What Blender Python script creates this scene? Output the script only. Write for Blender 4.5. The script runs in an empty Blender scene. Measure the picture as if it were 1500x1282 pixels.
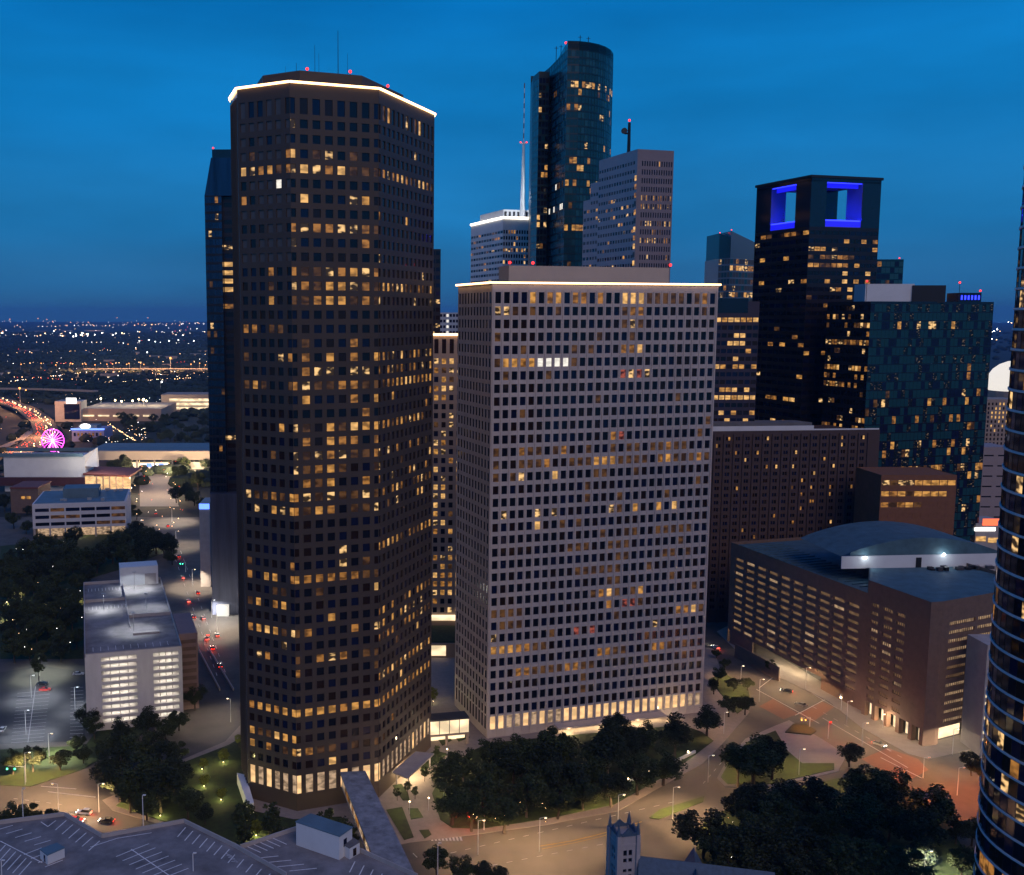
import bpy, math, random
from math import radians, sin, cos, pi, hypot
R = random.Random(7)
# ------------------------------------------------------------------ camera, sky, light
F, CX, CY, PITCH, CH = 1507.0, 560.0, 641.0, radians(6.74), 150.0   # photo is 1500 x 1282 px, eye 150 m up
sc = bpy.context.scene
cam_d = bpy.data.cameras.new('camera'); cam = bpy.data.objects.new('camera', cam_d)
sc.collection.objects.link(cam); sc.camera = cam
cam.location = (0, 0, CH); cam.rotation_euler = (pi/2 - PITCH, 0, 0)
cam_d.sensor_width = 36; cam_d.lens = 36*F/1500; cam_d.shift_x = (750-CX)/1500
cam_d.clip_start = 1; cam_d.clip_end = 60000
w = bpy.data.worlds.new('World'); sc.world = w; w.use_nodes = True
nt = w.node_tree; nt.nodes.clear()
def wn(t, **k):
    n = nt.nodes.new(t)
    for a, b in k.items(): setattr(n, a, b)
    return n
SUN_EL, SUN_AZ = radians(38), radians(205)          # afterglow low behind the camera
sky = wn('ShaderNodeTexSky', sky_type='NISHITA', sun_disc=False, sun_elevation=radians(-1.5), sun_rotation=SUN_AZ, altitude=150, air_density=1.0, dust_density=0.6, ozone_density=4.0)
tc = wn('ShaderNodeTexCoord'); sep = wn('ShaderNodeSeparateXYZ'); nt.links.new(tc.outputs['Generated'], sep.inputs[0])
ramp = wn('ShaderNodeValToRGB')
cr = ramp.color_ramp; cr.interpolation = 'EASE'
cr.elements[0].position = 0.0; cr.elements[0].color = (0.026, 0.118, 0.250, 1)
cr.elements[1].position = 1.0; cr.elements[1].color = (0.000, 0.085, 0.36, 1)
for p, c in ((0.035, (0.020, 0.148, 0.345, 1)), (0.09, (0.012, 0.190, 0.470, 1)), (0.20, (0.004, 0.192, 0.520, 1)), (0.33, (0.000, 0.150, 0.480, 1))):
    e = cr.elements.new(p); e.color = c
nt.links.new(sep.outputs['Z'], ramp.inputs[0])
mp = wn('ShaderNodeMapping'); mp.inputs['Scale'].default_value = (2.0, 2.0, 9.0); nt.links.new(tc.outputs['Generated'], mp.inputs[0])
nz = wn('ShaderNodeTexNoise'); nz.inputs['Scale'].default_value = 1.6; nz.inputs['Detail'].default_value = 5; nt.links.new(mp.outputs[0], nz.inputs['Vector'])
mr = wn('ShaderNodeMapRange'); mr.inputs[1].default_value = .35; mr.inputs[2].default_value = .75; mr.inputs[3].default_value = 0.84; mr.inputs[4].default_value = 1.16
nt.links.new(nz.outputs['Fac'], mr.inputs[0])
mul = wn('ShaderNodeVectorMath', operation='SCALE'); nt.links.new(ramp.outputs[0], mul.inputs[0]); nt.links.new(mr.outputs[0], mul.inputs['Scale'])
b1 = wn('ShaderNodeBackground'); b1.inputs[1].default_value = 1.0; nt.links.new(mul.outputs[0], b1.inputs[0])
b2 = wn('ShaderNodeBackground'); b2.inputs[1].default_value = 0.012; nt.links.new(sky.outputs[0], b2.inputs[0])
ad = wn('ShaderNodeAddShader'); nt.links.new(b1.outputs[0], ad.inputs[0]); nt.links.new(b2.outputs[0], ad.inputs[1])
out = wn('ShaderNodeOutputWorld'); nt.links.new(ad.outputs[0], out.inputs[0])
sd = bpy.data.lights.new('sun', 'SUN'); sd.energy = 0.92; sd.angle = radians(40); sd.color = (1.0, 0.69, 0.50)
sun = bpy.data.objects.new('sun', sd); sc.collection.objects.link(sun)
sun.rotation_euler = (pi/2 - SUN_EL, 0, radians(18))   # shines away from the camera, from behind it and to the right
vs = sc.view_settings; vs.view_transform = 'Standard'; vs.look = 'None'; vs.exposure = 0.0; vs.gamma = 1; vs.use_curve_mapping = False
sc.render.engine = 'CYCLES'; cy = sc.cycles
cy.use_denoising = True; cy.denoiser = 'OPENIMAGEDENOISE'; cy.max_bounces = 4; cy.diffuse_bounces = 2; cy.glossy_bounces = 3; cy.transmission_bounces = 2
cy.volume_bounces = 0; cy.sample_clamp_indirect = 3; cy.sample_clamp_direct = 12; cy.caustics_reflective = False; cy.caustics_refractive = False
cy.use_light_tree = True; cy.use_adaptive_sampling = True; cy.adaptive_threshold = 0.015
# ------------------------------------------------------------------ photo pixels to places
def ray(x, y):
    a = (x-CX)/F; b = -(y-CY)/F; c, s = cos(PITCH), sin(PITCH)
    return a, c+b*s, -s+b*c
def P(x, y, z=0.0):                 # where a pixel's ray meets height z
    r = ray(x, y); t = (z-CH)/r[2]; return (r[0]*t, r[1]*t)
def PZ(x, y, Y):                    # X and Z of a pixel at distance Y
    r = ray(x, y); t = Y/r[1]; return (r[0]*t, CH+r[2]*t)
def XY(x, Y, z):                    # X of a pixel column at distance Y and height z
    return (x-CX)/F*(Y*cos(PITCH)-(z-CH)*sin(PITCH))
def view_size(X, Y, Z): return F/max(1., Y*cos(PITCH)-(Z-CH)*sin(PITCH))
GA = radians(16.3); U = (cos(GA), sin(GA)); V = (-sin(GA), cos(GA))        # the street grid
def along(p, d, t): return (p[0]+d[0]*t, p[1]+d[1]*t)
# ------------------------------------------------------------------ materials
def M(name, col, rough=.8, var=.12, scale=.3, metal=0., bump=0., bscale=3., spec=.4, stretch=None):
    m = bpy.data.materials.new(name); m.use_nodes = True; n = m.node_tree; bs = n.nodes['Principled BSDF']
    bs.inputs['Roughness'].default_value = rough; bs.inputs['Metallic'].default_value = metal
    bs.inputs['Specular IOR Level'].default_value = spec
    g = n.nodes.new('ShaderNodeNewGeometry')
    src = g.outputs['Position']
    if stretch:
        q = n.nodes.new('ShaderNodeMapping'); q.inputs['Scale'].default_value = stretch; n.links.new(src, q.inputs[0]); src = q.outputs[0]
    if var:
        t = n.nodes.new('ShaderNodeTexNoise'); t.inputs['Scale'].default_value = scale; t.inputs['Detail'].default_value = 6; t.inputs['Roughness'].default_value = .65
        n.links.new(src, t.inputs['Vector'])
        r = n.nodes.new('ShaderNodeValToRGB'); r.color_ramp.elements[0].position = .28; r.color_ramp.elements[1].position = .72
        r.color_ramp.elements[0].color = (*[c*(1-var) for c in col], 1); r.color_ramp.elements[1].color = (*[min(1, c*(1+var)) for c in col], 1)
        n.links.new(t.outputs['Fac'], r.inputs[0]); n.links.new(r.outputs[0], bs.inputs['Base Color'])
    else: bs.inputs['Base Color'].default_value = (*col, 1)
    if bump:
        t = n.nodes.new('ShaderNodeTexNoise'); t.inputs['Scale'].default_value = bscale; n.links.new(src, t.inputs['Vector'])
        b = n.nodes.new('ShaderNodeBump'); b.inputs['Strength'].default_value = bump; n.links.new(t.outputs['Fac'], b.inputs['Height']); n.links.new(b.outputs[0], bs.inputs['Normal'])
    return m
def E(name, col, s, sampled=True):
    m = bpy.data.materials.new(name); m.use_nodes = True; bs = m.node_tree.nodes['Principled BSDF']
    bs.inputs['Base Color'].default_value = (.03, .03, .03, 1)
    bs.inputs['Emission Color'].default_value = (*col, 1); bs.inputs['Emission Strength'].default_value = s
    if not sampled: m.cycles.emission_sampling = 'NONE'
    return m
def W(name, glass, col=None, s=0., lo=.15, scale=.55, rough=.06, cut=(.38, .62), sampled=False):
    """window glass: dark and glossy; a lit room behind it shows as uneven light (blinds, lamps, furniture)"""
    m = bpy.data.materials.new(name); m.use_nodes = True; n = m.node_tree; bs = n.nodes['Principled BSDF']
    bs.inputs['Base Color'].default_value = (*glass, 1); bs.inputs['Roughness'].default_value = rough; bs.inputs['Specular IOR Level'].default_value = .38
    if col:
        g = n.nodes.new('ShaderNodeNewGeometry')
        t = n.nodes.new('ShaderNodeTexNoise'); t.inputs['Scale'].default_value = scale; t.inputs['Detail'].default_value = .8
        q = n.nodes.new('ShaderNodeMapping'); q.inputs['Scale'].default_value = (1, 1, 1.9); n.links.new(g.outputs['Position'], q.inputs[0]); n.links.new(q.outputs[0], t.inputs['Vector'])
        r = n.nodes.new('ShaderNodeMapRange'); r.inputs[1].default_value = cut[0]; r.inputs[2].default_value = cut[1]; r.inputs[3].default_value = s*lo; r.inputs[4].default_value = s
        n.links.new(t.outputs['Fac'], r.inputs[0]); n.links.new(r.outputs[0], bs.inputs['Emission Strength'])
        bs.inputs['Emission Color'].default_value = (*col, 1)
        if not sampled: m.cycles.emission_sampling = 'NONE'
    return m
GL = (.008, .010, .018)
MT = {
 'brown': M('brown_granite', (.062, .045, .036), .55, .10, .08, bump=.05), 'brown_edge': M('polished_granite', (.11, .10, .10), .16, .15, .05, stretch=(1, 1, .15), spec=.6),
 'white': M('pale_precast_concrete', (.50, .43, .40), .8, .13, .16, stretch=(1, 1, .25)), 'tan': M('tan_precast', (.34, .26, .21), .8, .08, .1),
 'penthouse': M('beige_render', (.42, .36, .31), .85, .06, .1),
 'conc': M('concrete', (.38, .35, .34), .85, .15, .25, bump=.1), 'concd': M('dark_concrete', (.14, .13, .13), .85, .2, .2),
 'brick': M('brown_brick', (.150, .100, .080), .85, .16, .5), 'brick2': M('orange_brick', (.20, .085, .045), .85, .15, .5), 'hotel': M('dark_brick', (.070, .046, .044), .85, .12, .2),
 'teal': M('teal_glass_spandrel', (.005, .030, .042), .12, .1, .05, spec=.7), 'tealm': M('teal_mullion', (.008, .028, .036), .35, .1, .1),
 'black': M('black_metal', (.012, .012, .014), .45, .1, .2), 'darkspan': M('dark_spandrel', (.018, .014, .018), .3, .2, .1), 'navy': M('navy_glass_spandrel', (.008, .016, .030), .14, .15, .05, spec=.6),
 'pink': M('pink_granite', (.44, .385, .40), .6, .08, .08), 'pinkd': M('grey_mullion', (.20, .17, .19), .6, .08, .1),
 'bluewhite': M('white_painted_wall', (.62, .64, .66), .7, .06, .2), 'roofblue': M('bluish_membrane_roof', (.10, .17, .22), .75, .2, .15), 'roofgrey': M('gravel_roof', (.13, .13, .14), .9, .2, .3), 'roofdark': M('dark_roof', (.05, .05, .055), .9, .2, .3),
 'metal': M('galvanised_steel', (.45, .45, .46), .4, .08, 1, metal=.6), 'steel': M('white_steel', (.7, .7, .7), .5, .03, 1),
 'asphalt': M('asphalt', (.080, .072, .066), .85, .34, .10, bump=.2, bscale=8), 'asphaltd': M('dark_asphalt', (.045, .043, .045), .85, .3, .15), 'rooft': M('dark_teal_roof', (.055, .115, .15), .7, .3, .25), 'deck': M('deck_concrete', (.20, .185, .185), .85, .5, .13, bump=.1, bscale=5),
 'side': M('pavement_concrete', (.30, .265, .235), .85, .12, .35), 'plaza': M('plaza_paving', (.27, .225, .195), .8, .15, .5), 'paver': M('red_paver', (.19, .085, .055), .85, .15, 1.2),
 'grass': M('lawn', (.022, .036, .007), .95, .6, .5, bump=.5, bscale=6), 'mulch': M('planting_bed', (.045, .045, .02), .95, .4, .8, bump=.5, bscale=4),
 'paint': M('road_paint_white', (.80, .77, .74), .7, .25, 1.5), 'yellow': M('road_paint_yellow', (.55, .33, .04), .7, .2, 1.5),
 'land': M('far_land', (.020, .024, .022), .95, .4, .004), 'bark': M('bark', (.055, .042, .032), .95, .2, 2), 
 'leaf': M('oak_leaf', (.036, .050, .015), .75, .45, .5), 'leaf2': M('dark_oak_leaf', (.020, .030, .012), .75, .45, .5), 'leaf3': M('uplit_leaf', (.13, .15, .018), .75, .35, .8),
 'fwood': M('far_wood', (.014, .022, .014), .95, .5, .02), 'tile': M('red_metal_roof', (.16, .050, .040), .7, .15, .3), 'carpaint_w': M('white_car_paint', (.6, .6, .6), .25, 0, spec=.6), 'carpaint_b': M('black_car_paint', (.02, .02, .024), .2, 0, spec=.6), 'carpaint_r': M('red_car_paint', (.22, .02, .015), .25, 0, spec=.6), 'carpaint_s': M('silver_car_paint', (.34, .35, .37), .25, 0, metal=.5),
 'tyre': M('tyre_rubber', (.015, .015, .015), .9, 0), 'rim': M('alloy', (.4, .4, .42), .3, 0, metal=.8), 'carglass': W('car_glass', (.01, .012, .015)), 'stone': M('pale_church_stone', (.34, .32, .34), .85, .12, .8, bump=.3, bscale=3), 'slate': M('blue_slate', (.055, .095, .15), .6, .25, 1.2, bump=.3, bscale=4),
 'ribbon': M('white_metal_band', (.66, .64, .68), .6, .08, .5, spec=.4),
 'led': E('roofline_led', (1., .58, .25), 5.5), 'led2': E('cool_roofline_led', (1., .88, .74), 4.), 'bled': E('blue_led', (.02, .03, 1.), 4.), 'red': E('red_beacon', (1., .03, .03), 3., False), 'tail': E('red_tail_lamp', (1., .04, .015), 4., False), 'head': E('white_headlamp', (1., .93, .78), 14., False),
 'lampw': E('warm_lamp_glass', (1., .70, .36), 22., False), 'lampc': E('cool_lamp_glass', (.92, .97, 1.), 22., False), 'lampo': E('orange_lamp_glass', (1., .36, .07), 5., False), 'green': E('green_signal', (.05, 1., .45), 10., False), 'mag': E('magenta_tube', (1., .05, .78), 6.), 'magw': E('pink_white_tube', (1., .25, .85), 6.),
 'ceil': E('lit_ceiling_tube', (1., .90, .74), 20.), 'warmceil': E('warm_ceiling_panel', (1., .74, .42), 6.), 'signw': E('backlit_white_sign', (1., .97, .92), 3., False), 'signb': E('backlit_blue_sign', (.12, .25, 1.), 2.5, False), 'signr': E('backlit_red_sign', (1., .16, .06), 1.6, False), 'citylight': E('city_light_warm', (1., .58, .26), 12., False), 'citylightc': E('city_light_cool', (1., .95, .86), 14., False), 'citylightr': E('city_light_red', (1., .07, .03), 5., False),
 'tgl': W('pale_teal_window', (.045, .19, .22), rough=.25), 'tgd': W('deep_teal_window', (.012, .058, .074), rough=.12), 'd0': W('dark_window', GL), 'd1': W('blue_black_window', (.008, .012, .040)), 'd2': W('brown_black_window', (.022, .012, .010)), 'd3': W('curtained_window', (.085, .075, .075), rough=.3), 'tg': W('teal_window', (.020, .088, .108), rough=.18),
 'w0': W('dim_room_window', GL, (1., .44, .13), .10, .25, .3), 'w1': W('amber_room_window', GL, (1., .42, .09), .40, .25, .4), 'w2': W('warm_room_window', GL, (1., .47, .11), .68, .35, .4), 'w3': W('bright_room_window', GL, (1., .55, .18), 1.0, .45, .4), 'w4': W('white_room_window', GL, (1., .93, .82), 1.1, .7), 'dots': W('glass_with_painted_glints', (.006, .014, .024), (1., .70, .40), .20, 0., .9, cut=(.60, .80)), 'bsill': E('painted_blue_wash', (.012, .012, 1.), .95), 'spot': W('lamp_seen_in_window', GL, (1., .60, .24), 1.1, 0.03, .45, cut=(.46, .66)), 'wr': W('reddish_room_window', GL, (1., .22, .14), .35, .1),
 'lobby': W('lobby_window', (.05, .04, .03), (1., .60, .27), 1.25, .62, .25, sampled=True), 'lobbyd': W('lobby_window_dim', (.05, .04, .03), (1., .66, .40), .55, .35, .5, sampled=True), 'walk': W('lit_shopfront', (.05, .04, .03), (1., .76, .46), 1.7, .5, .12, sampled=True),
}
# ------------------------------------------------------------------ mesh helpers
COL = sc.collection
class G:
    """collects faces for one mesh"""
    def __init__(s): s.v, s.f, s.m = [], [], []
    def poly(s, pts, mi=0):
        n = len(s.v); s.v += [tuple(p) for p in pts]; s.f.append(tuple(range(n, n+len(pts)))); s.m.append(mi)
    def prism(s, poly, z0, z1, mi=0, top=None, bottom=True):
        n = len(s.v); k = len(poly)
        a = sum(poly[i][0]*poly[(i+1) % k][1]-poly[(i+1) % k][0]*poly[i][1] for i in range(k))
        if a < 0: poly = poly[::-1]
        s.v += [(p[0], p[1], z0) for p in poly]+[(p[0], p[1], z1) for p in poly]
        for i in range(k): s.f.append((n+i, n+(i+1) % k, n+k+(i+1) % k, n+k+i)); s.m.append(mi)
        s.f.append(tuple(range(n+k, n+2*k))); s.m.append(mi if top is None else top)
        if bottom: s.f.append(tuple(range(n+k-1, n-1, -1))); s.m.append(mi)
    def box(s, x0, x1, y0, y1, z0, z1, mi=0): s.prism([(x0, y0), (x1, y0), (x1, y1), (x0, y1)], z0, z1, mi)
    def obox(s, c, d, lx, ly, z0, z1, mi=0):            # box centred on c, long side lx along unit d
        n = (-d[1], d[0]); q = [(c[0]+d[0]*a*lx/2+n[0]*b*ly/2, c[1]+d[1]*a*lx/2+n[1]*b*ly/2) for a, b in ((-1, -1), (1, -1), (1, 1), (-1, 1))]
        s.prism(q, z0, z1, mi)
    def seg(s, a, b, t, z0, z1, mi=0, out=0.):          # wall of thickness t standing on the line a-b
        L = hypot(b[0]-a[0], b[1]-a[1]); d = ((b[0]-a[0])/L, (b[1]-a[1])/L); n = (d[1], -d[0])
        s.obox(((a[0]+b[0])/2+n[0]*out, (a[1]+b[1])/2+n[1]*out), d, L, t, z0, z1, mi)
    def tube(s, a, b, r0, r1=None, k=6, mi=0):
        r1 = r0 if r1 is None else r1
        d = [b[i]-a[i] for i in range(3)]; L = math.sqrt(sum(q*q for q in d)) or 1; d = [q/L for q in d]
        h = (0, 0, 1) if abs(d[2]) < .9 else (1, 0, 0)
        x = [d[1]*h[2]-d[2]*h[1], d[2]*h[0]-d[0]*h[2], d[0]*h[1]-d[1]*h[0]]; l = math.sqrt(sum(q*q for q in x)); x = [q/l for q in x]
        y = [d[1]*x[2]-d[2]*x[1], d[2]*x[0]-d[0]*x[2], d[0]*x[1]-d[1]*x[0]]
        n = len(s.v)
        for p, r in ((a, r0), (b, r1)):
            for i in range(k):
                t = 2*pi*i/k; s.v.append(tuple(p[j]+r*(cos(t)*x[j]+sin(t)*y[j]) for j in range(3)))
        for i in range(k): s.f.append((n+i, n+(i+1) % k, n+k+(i+1) % k, n+k+i)); s.m.append(mi)
        s.f.append(tuple(range(n+k-1, n-1, -1))); s.m.append(mi); s.f.append(tuple(range(n+k, n+2*k))); s.m.append(mi)
    def ball(s, c, r, mi=0, k=8, h=5, sz=1.):
        n = len(s.v); s.v.append((c[0], c[1], c[2]-r*sz))
        for j in range(1, h):
            a = -pi/2+pi*j/h
            for i in range(k): s.v.append((c[0]+r*cos(a)*cos(2*pi*i/k), c[1]+r*cos(a)*sin(2*pi*i/k), c[2]+r*sz*sin(a)))
        s.v.append((c[0], c[1], c[2]+r*sz)); e = len(s.v)-1
        for i in range(k): s.f.append((n, n+1+(i+1) % k, n+1+i)); s.m.append(mi)
        for j in range(h-2):
            for i in range(k):
                a = n+1+j*k+i; b = n+1+j*k+(i+1) % k; s.f.append((a, b, b+k, a+k)); s.m.append(mi)
        b0 = n+1+(h-2)*k
        for i in range(k): s.f.append((b0+i, b0+(i+1) % k, e)); s.m.append(mi)
    def mesh(s, name, mats, smooth=False, off=(0, 0, 0)):
        me = bpy.data.meshes.new(name)
        me.from_pydata([(a-off[0], b-off[1], c-off[2]) for a, b, c in s.v], [], s.f)
        for m in mats: me.materials.append(m)
        if len(mats) > 1: me.polygons.foreach_set('material_index', s.m)
        if smooth: me.polygons.foreach_set('use_smooth', [True]*len(s.f))
        me.update(); return me
def mats_of(m): return [MT[k] if isinstance(k, str) else k for k in (m if isinstance(m, (list, tuple)) else [m])]
class Thing:
    def __init__(s, name, label, cat, base, group=None):
        s.o = bpy.data.objects.new(name, None); COL.objects.link(s.o); s.base = (base[0], base[1], base[2] if len(base) > 2 else 0.)
        s.o.location = s.base; s.o.empty_display_size = 1; s.o['label'] = label; s.o['category'] = cat
        if group: s.o['group'] = group
    def part(s, name, g, m, parent=None, smooth=False, kind=None):
        o = bpy.data.objects.new(name, g.mesh(name, mats_of(m), smooth, s.base)); COL.objects.link(o); o.parent = parent or s.o
        if kind: o['kind'] = kind
        return o
    def piece(s, name, me, loc, rz, m, parent=None):     # a copy of a shared mesh with its own material
        o = bpy.data.objects.new(name, me); COL.objects.link(o); o.parent = parent or s.o
        o.location = (loc[0]-s.base[0], loc[1]-s.base[1], loc[2]-s.base[2]); o.rotation_euler = (0, 0, rz)
        if m: o.material_slots[0].link = 'OBJECT'; o.material_slots[0].material = m
        return o
    def lamp(s, loc, watts, col, size=.3, spot=None, name='lamp_light', aim=None):
        d = bpy.data.lights.new(name, 'SPOT' if spot else 'POINT'); d.energy = watts; d.color = col; d.shadow_soft_size = size
        if spot: d.spot_size = radians(spot); d.spot_blend = 1.
        o = bpy.data.objects.new(name, d); COL.objects.link(o); o.parent = s.o; o.location = (loc[0]-s.base[0], loc[1]-s.base[1], loc[2]-s.base[2])
        if aim: o.rotation_euler = aim
        return o
def single(name, g, m, label=None, cat=None, kind=None, group=None, smooth=False):
    o = bpy.data.objects.new(name, g.mesh(name, mats_of(m), smooth)); COL.objects.link(o)
    if label: o['label'] = label
    if cat: o['category'] = cat
    if kind: o['kind'] = kind
    if group: o['group'] = group
    return o
def copy_thing(src, loc, rz=0., scale=1., label=None, group=None):
    r = src.copy(); COL.objects.link(r); r.location = loc; r.rotation_euler = (0, 0, rz)
    r.scale = scale if isinstance(scale, tuple) else (scale,)*3
    if label: r['label'] = label
    if group: r['group'] = group
    for ch in src.children:
        c = ch.copy(); COL.objects.link(c); c.parent = r
        for gc in ch.children:
            d = gc.copy(); COL.objects.link(d); d.parent = c
    return r
PANE = {}
def pane_mesh(wd, ht):
    k = (round(wd, 2), round(ht, 2))
    if k not in PANE:
        g = G(); g.box(-wd/2, wd/2, -.03, .03, -ht/2, ht/2); PANE[k] = g.mesh('window', [MT['d0']])
    return PANE[k]
class Facade:
    """walls with real window openings; panes stand back in them"""
    def __init__(s, t): s.t = t; s.g = G(); s.panes = []
    def face(s, A, B, z0, z1, us, zs, lit, depth=.35, mi=0, tag=0):
        L = hypot(B[0]-A[0], B[1]-A[1]); d = ((B[0]-A[0])/L, (B[1]-A[1])/L); n = (d[1], -d[0])
        def pt(u, z, b=0.): return (A[0]+d[0]*u-n[0]*b, A[1]+d[1]*u-n[1]*b, z)
        def q(u0, u1, a, b): s.g.poly([pt(u0, a), pt(u1, a), pt(u1, b), pt(u0, b)], mi)
        z = z0; rz = math.atan2(d[1], d[0])
        for r, (a, b) in enumerate(zs):
            if a > z+1e-4: q(0, L, z, a)
            u = 0.
            for c, (p0, p1) in enumerate(us):
                if p0 > u+1e-4: q(u, p0, a, b)
                k = lit(r, c)
                s.g.poly([pt(p0, a), pt(p0, b), pt(p0, b, depth), pt(p0, a, depth)][::-1], mi); s.g.poly([pt(p1, a), pt(p1, b), pt(p1, b, depth), pt(p1, a, depth)], mi)
                s.g.poly([pt(p0, a), pt(p1, a), pt(p1, a, depth), pt(p0, a, depth)][::-1], mi); s.g.poly([pt(p0, b), pt(p1, b), pt(p1, b, depth), pt(p0, b, depth)], mi)
                cn = pt((p0+p1)/2, (a+b)/2, depth)
                vs_ = view_size(*cn); vis = -(n[0]*cn[0]+n[1]*cn[1])/hypot(cn[0], cn[1])
                s.panes.append((vs_*(p1-p0)*max(vis, 0.), vs_*(b-a), cn, rz, p1-p0, b-a, d, k)); u = p1
            if u < L-1e-4: q(u, L, a, b)
            z = b
        if z < z1-1e-4: q(0, L, z, z1)
    def blank(s, A, B, z0, z1, mi=0): s.g.poly([(A[0], A[1], z0), (B[0], B[1], z0), (B[0], B[1], z1), (A[0], A[1], z1)], mi)
    def done(s, wall_mats, roof=None, cap=300, mn=5.0):
        if roof:
            poly, z = roof[:2]; s.g.poly([(p[0], p[1], z) for p in poly], roof[2] if len(roof) > 2 else 0)
        wall = s.t.part('wall', s.g, wall_mats)
        ok = sorted([p for p in s.panes if p[0] > mn and p[1] > mn], key=lambda p: -p[0]*p[1])[:cap]
        ids = set(id(p) for p in ok); keys = sorted(set(p[7] for p in s.panes))
        for p in ok: s.t.piece('window', pane_mesh(p[4], p[5]), p[2], p[3], MT[p[7]])
        rest = [p for p in s.panes if id(p) not in ids]
        if rest:
            g = G()
            for p in rest:
                d = p[6]; cn = p[2]; a, b = p[4]/2, p[5]/2
                g.poly([(cn[0]-d[0]*a, cn[1]-d[1]*a, cn[2]-b), (cn[0]+d[0]*a, cn[1]+d[1]*a, cn[2]-b), (cn[0]+d[0]*a, cn[1]+d[1]*a, cn[2]+b), (cn[0]-d[0]*a, cn[1]-d[1]*a, cn[2]+b)], keys.index(p[7]))
            s.t.part('window_glass', g, [MT[k] for k in keys], kind='stuff')
        return wall
def cols(L, n, frac=.6, m0=None, m1=None):            # n openings over length L
    m0 = 0. if m0 is None else m0; m1 = 0. if m1 is None else m1
    p = (L-m0-m1)/n; g = p*(1-frac)/2
    return [(m0+i*p+g, m0+(i+1)*p-g) for i in range(n)]
def rows(z0, z1, n, frac=.55, lift=None):
    p = (z1-z0)/n; g = p*(1-frac)/2 if lift is None else lift*p
    return [(z0+i*p+g, z0+i*p+g+p*frac) for i in range(n)]
def dist(a, b): return hypot(b[0]-a[0], b[1]-a[1])
def dark(): return R.choice(('d0', 'd0', 'd1', 'd2'))
def litmix(p, bright=.4):
    if R.random() > p: return dark()
    return R.choices(('w0', 'w1', 'w2', 'w3', 'spot'), (1.2-bright, 1, bright, bright*.7, .8))[0]
def corner(pl, pc, pr, Yc, z, u=U, v=V):
    """near corner at pixel column pc, distance Yc; left and right corners found along the street grid"""
    C = (XY(pc, Yc, z), Yc)
    def hit(p, d):
        k = (p-CX)/F; k0 = k*(-(z-CH)*sin(PITCH)); k1 = k*cos(PITCH)
        t = (k0+k1*C[1]-C[0])/(d[0]-k1*d[1]); return along(C, d, t), t
    Lp, tl = hit(pl, v); Rp, tr = hit(pr, u)
    return Lp, C, Rp, along(Lp, u, tr)
# ------------------------------------------------------------------ ground
g = G(); g.poly([(-14000, -300, 0), (14000, -300, 0), (14000, 27000, 0), (-14000, 27000, 0)]); single('ground', g, 'land', kind='structure')
g = G(); g.poly([(-330, 150, .03), (420, 150, .03), (420, 760, .03), (-330, 760, .03)]); single('street', g, 'asphalt', kind='structure')
def pave(name, px, m, z=.15, z0=0., zt=None):
    g = G(); pts = [P(*p, z if zt is None else zt) for p in px]; g.prism(pts, z0, z); return single(name, g, m, kind='structure')
def strip(pts, wd, z, g):           # a band along world points
    for i in range(len(pts)-1):
        a, b = pts[i], pts[i+1]; L = dist(a, b); n = ((b[1]-a[1])/L*wd/2, -(b[0]-a[0])/L*wd/2)
        g.poly([(a[0]+n[0], a[1]+n[1], z), (b[0]+n[0], b[1]+n[1], z), (b[0]-n[0], b[1]-n[1], z), (a[0]-n[0], a[1]-n[1], z)])
plaza_px = [(150, 1172), (165, 1187), (235, 1208), (345, 1243), (470, 1262), (600, 1234), (690, 1223), (800, 1208), (905, 1188), (985, 1143), (1030, 1118), (1062, 1085), (1098, 1043), (1062, 1000), (1045, 950), (900, 930), (640, 925), (350, 940), (352, 1062), (330, 1086), (264, 1114), (200, 1150)]
pave('plaza', plaza_px, 'plaza')
LAWNS = [[(268, 1117), (335, 1091), (354, 1080), (360, 1150), (372, 1188), (430, 1200), (500, 1196), (525, 1236), (470, 1248), (345, 1236), (240, 1203), (170, 1180), (205, 1152)],
 [(566, 1186), (589, 1182), (606, 1226), (592, 1230)], [(575, 1150), (588, 1148), (598, 1162), (600, 1172), (590, 1172)], [(598, 1184), (612, 1184), (620, 1197), (602, 1200)], [(614, 1216), (628, 1215), (632, 1222), (622, 1228)],
 [(640, 1185), (633, 1162), (648, 1132), (690, 1100), (720, 1088), (800, 1080), (1000, 1062), (1028, 1072), (1045, 1085), (1015, 1108), (985, 1130), (900, 1178), (800, 1199), (700, 1214), (662, 1212), (645, 1200)],
 [(630, 1066), (642, 1064), (662, 1084), (648, 1092)], [(655, 1066), (672, 1062), (688, 1080), (672, 1086)], [(612, 1108), (640, 1100), (656, 1104), (640, 1118), (618, 1130)],
 [(1038, 995), (1060, 985), (1096, 1010), (1100, 1030), (1080, 1045)]]
for q in LAWNS: pave('lawn', q, 'grass', .30, .15)
pave('island_pavement', [(1092, 1082), (1138, 1062), (1156, 1055), (1205, 1083), (1240, 1106), (1228, 1130), (1132, 1152), (1062, 1152), (1050, 1140), (1068, 1108)], 'side')
pave('lawn', [(1096, 1086), (1136, 1070), (1154, 1100), (1175, 1118), (1222, 1118), (1222, 1127), (1130, 1148), (1066, 1148), (1056, 1138), (1072, 1110)], 'grass', .28, .15)
pave('flower_bed', [(1150, 1072), (1162, 1060), (1180, 1060), (1196, 1070), (1188, 1076)], 'mulch', .5, .15)
pave('grove_lawn', [(1030, 1205), (1100, 1165), (1280, 1130), (1330, 1155), (1385, 1200), (1440, 1290), (1010, 1290), (1020, 1245)], 'grass', .16)
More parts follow.
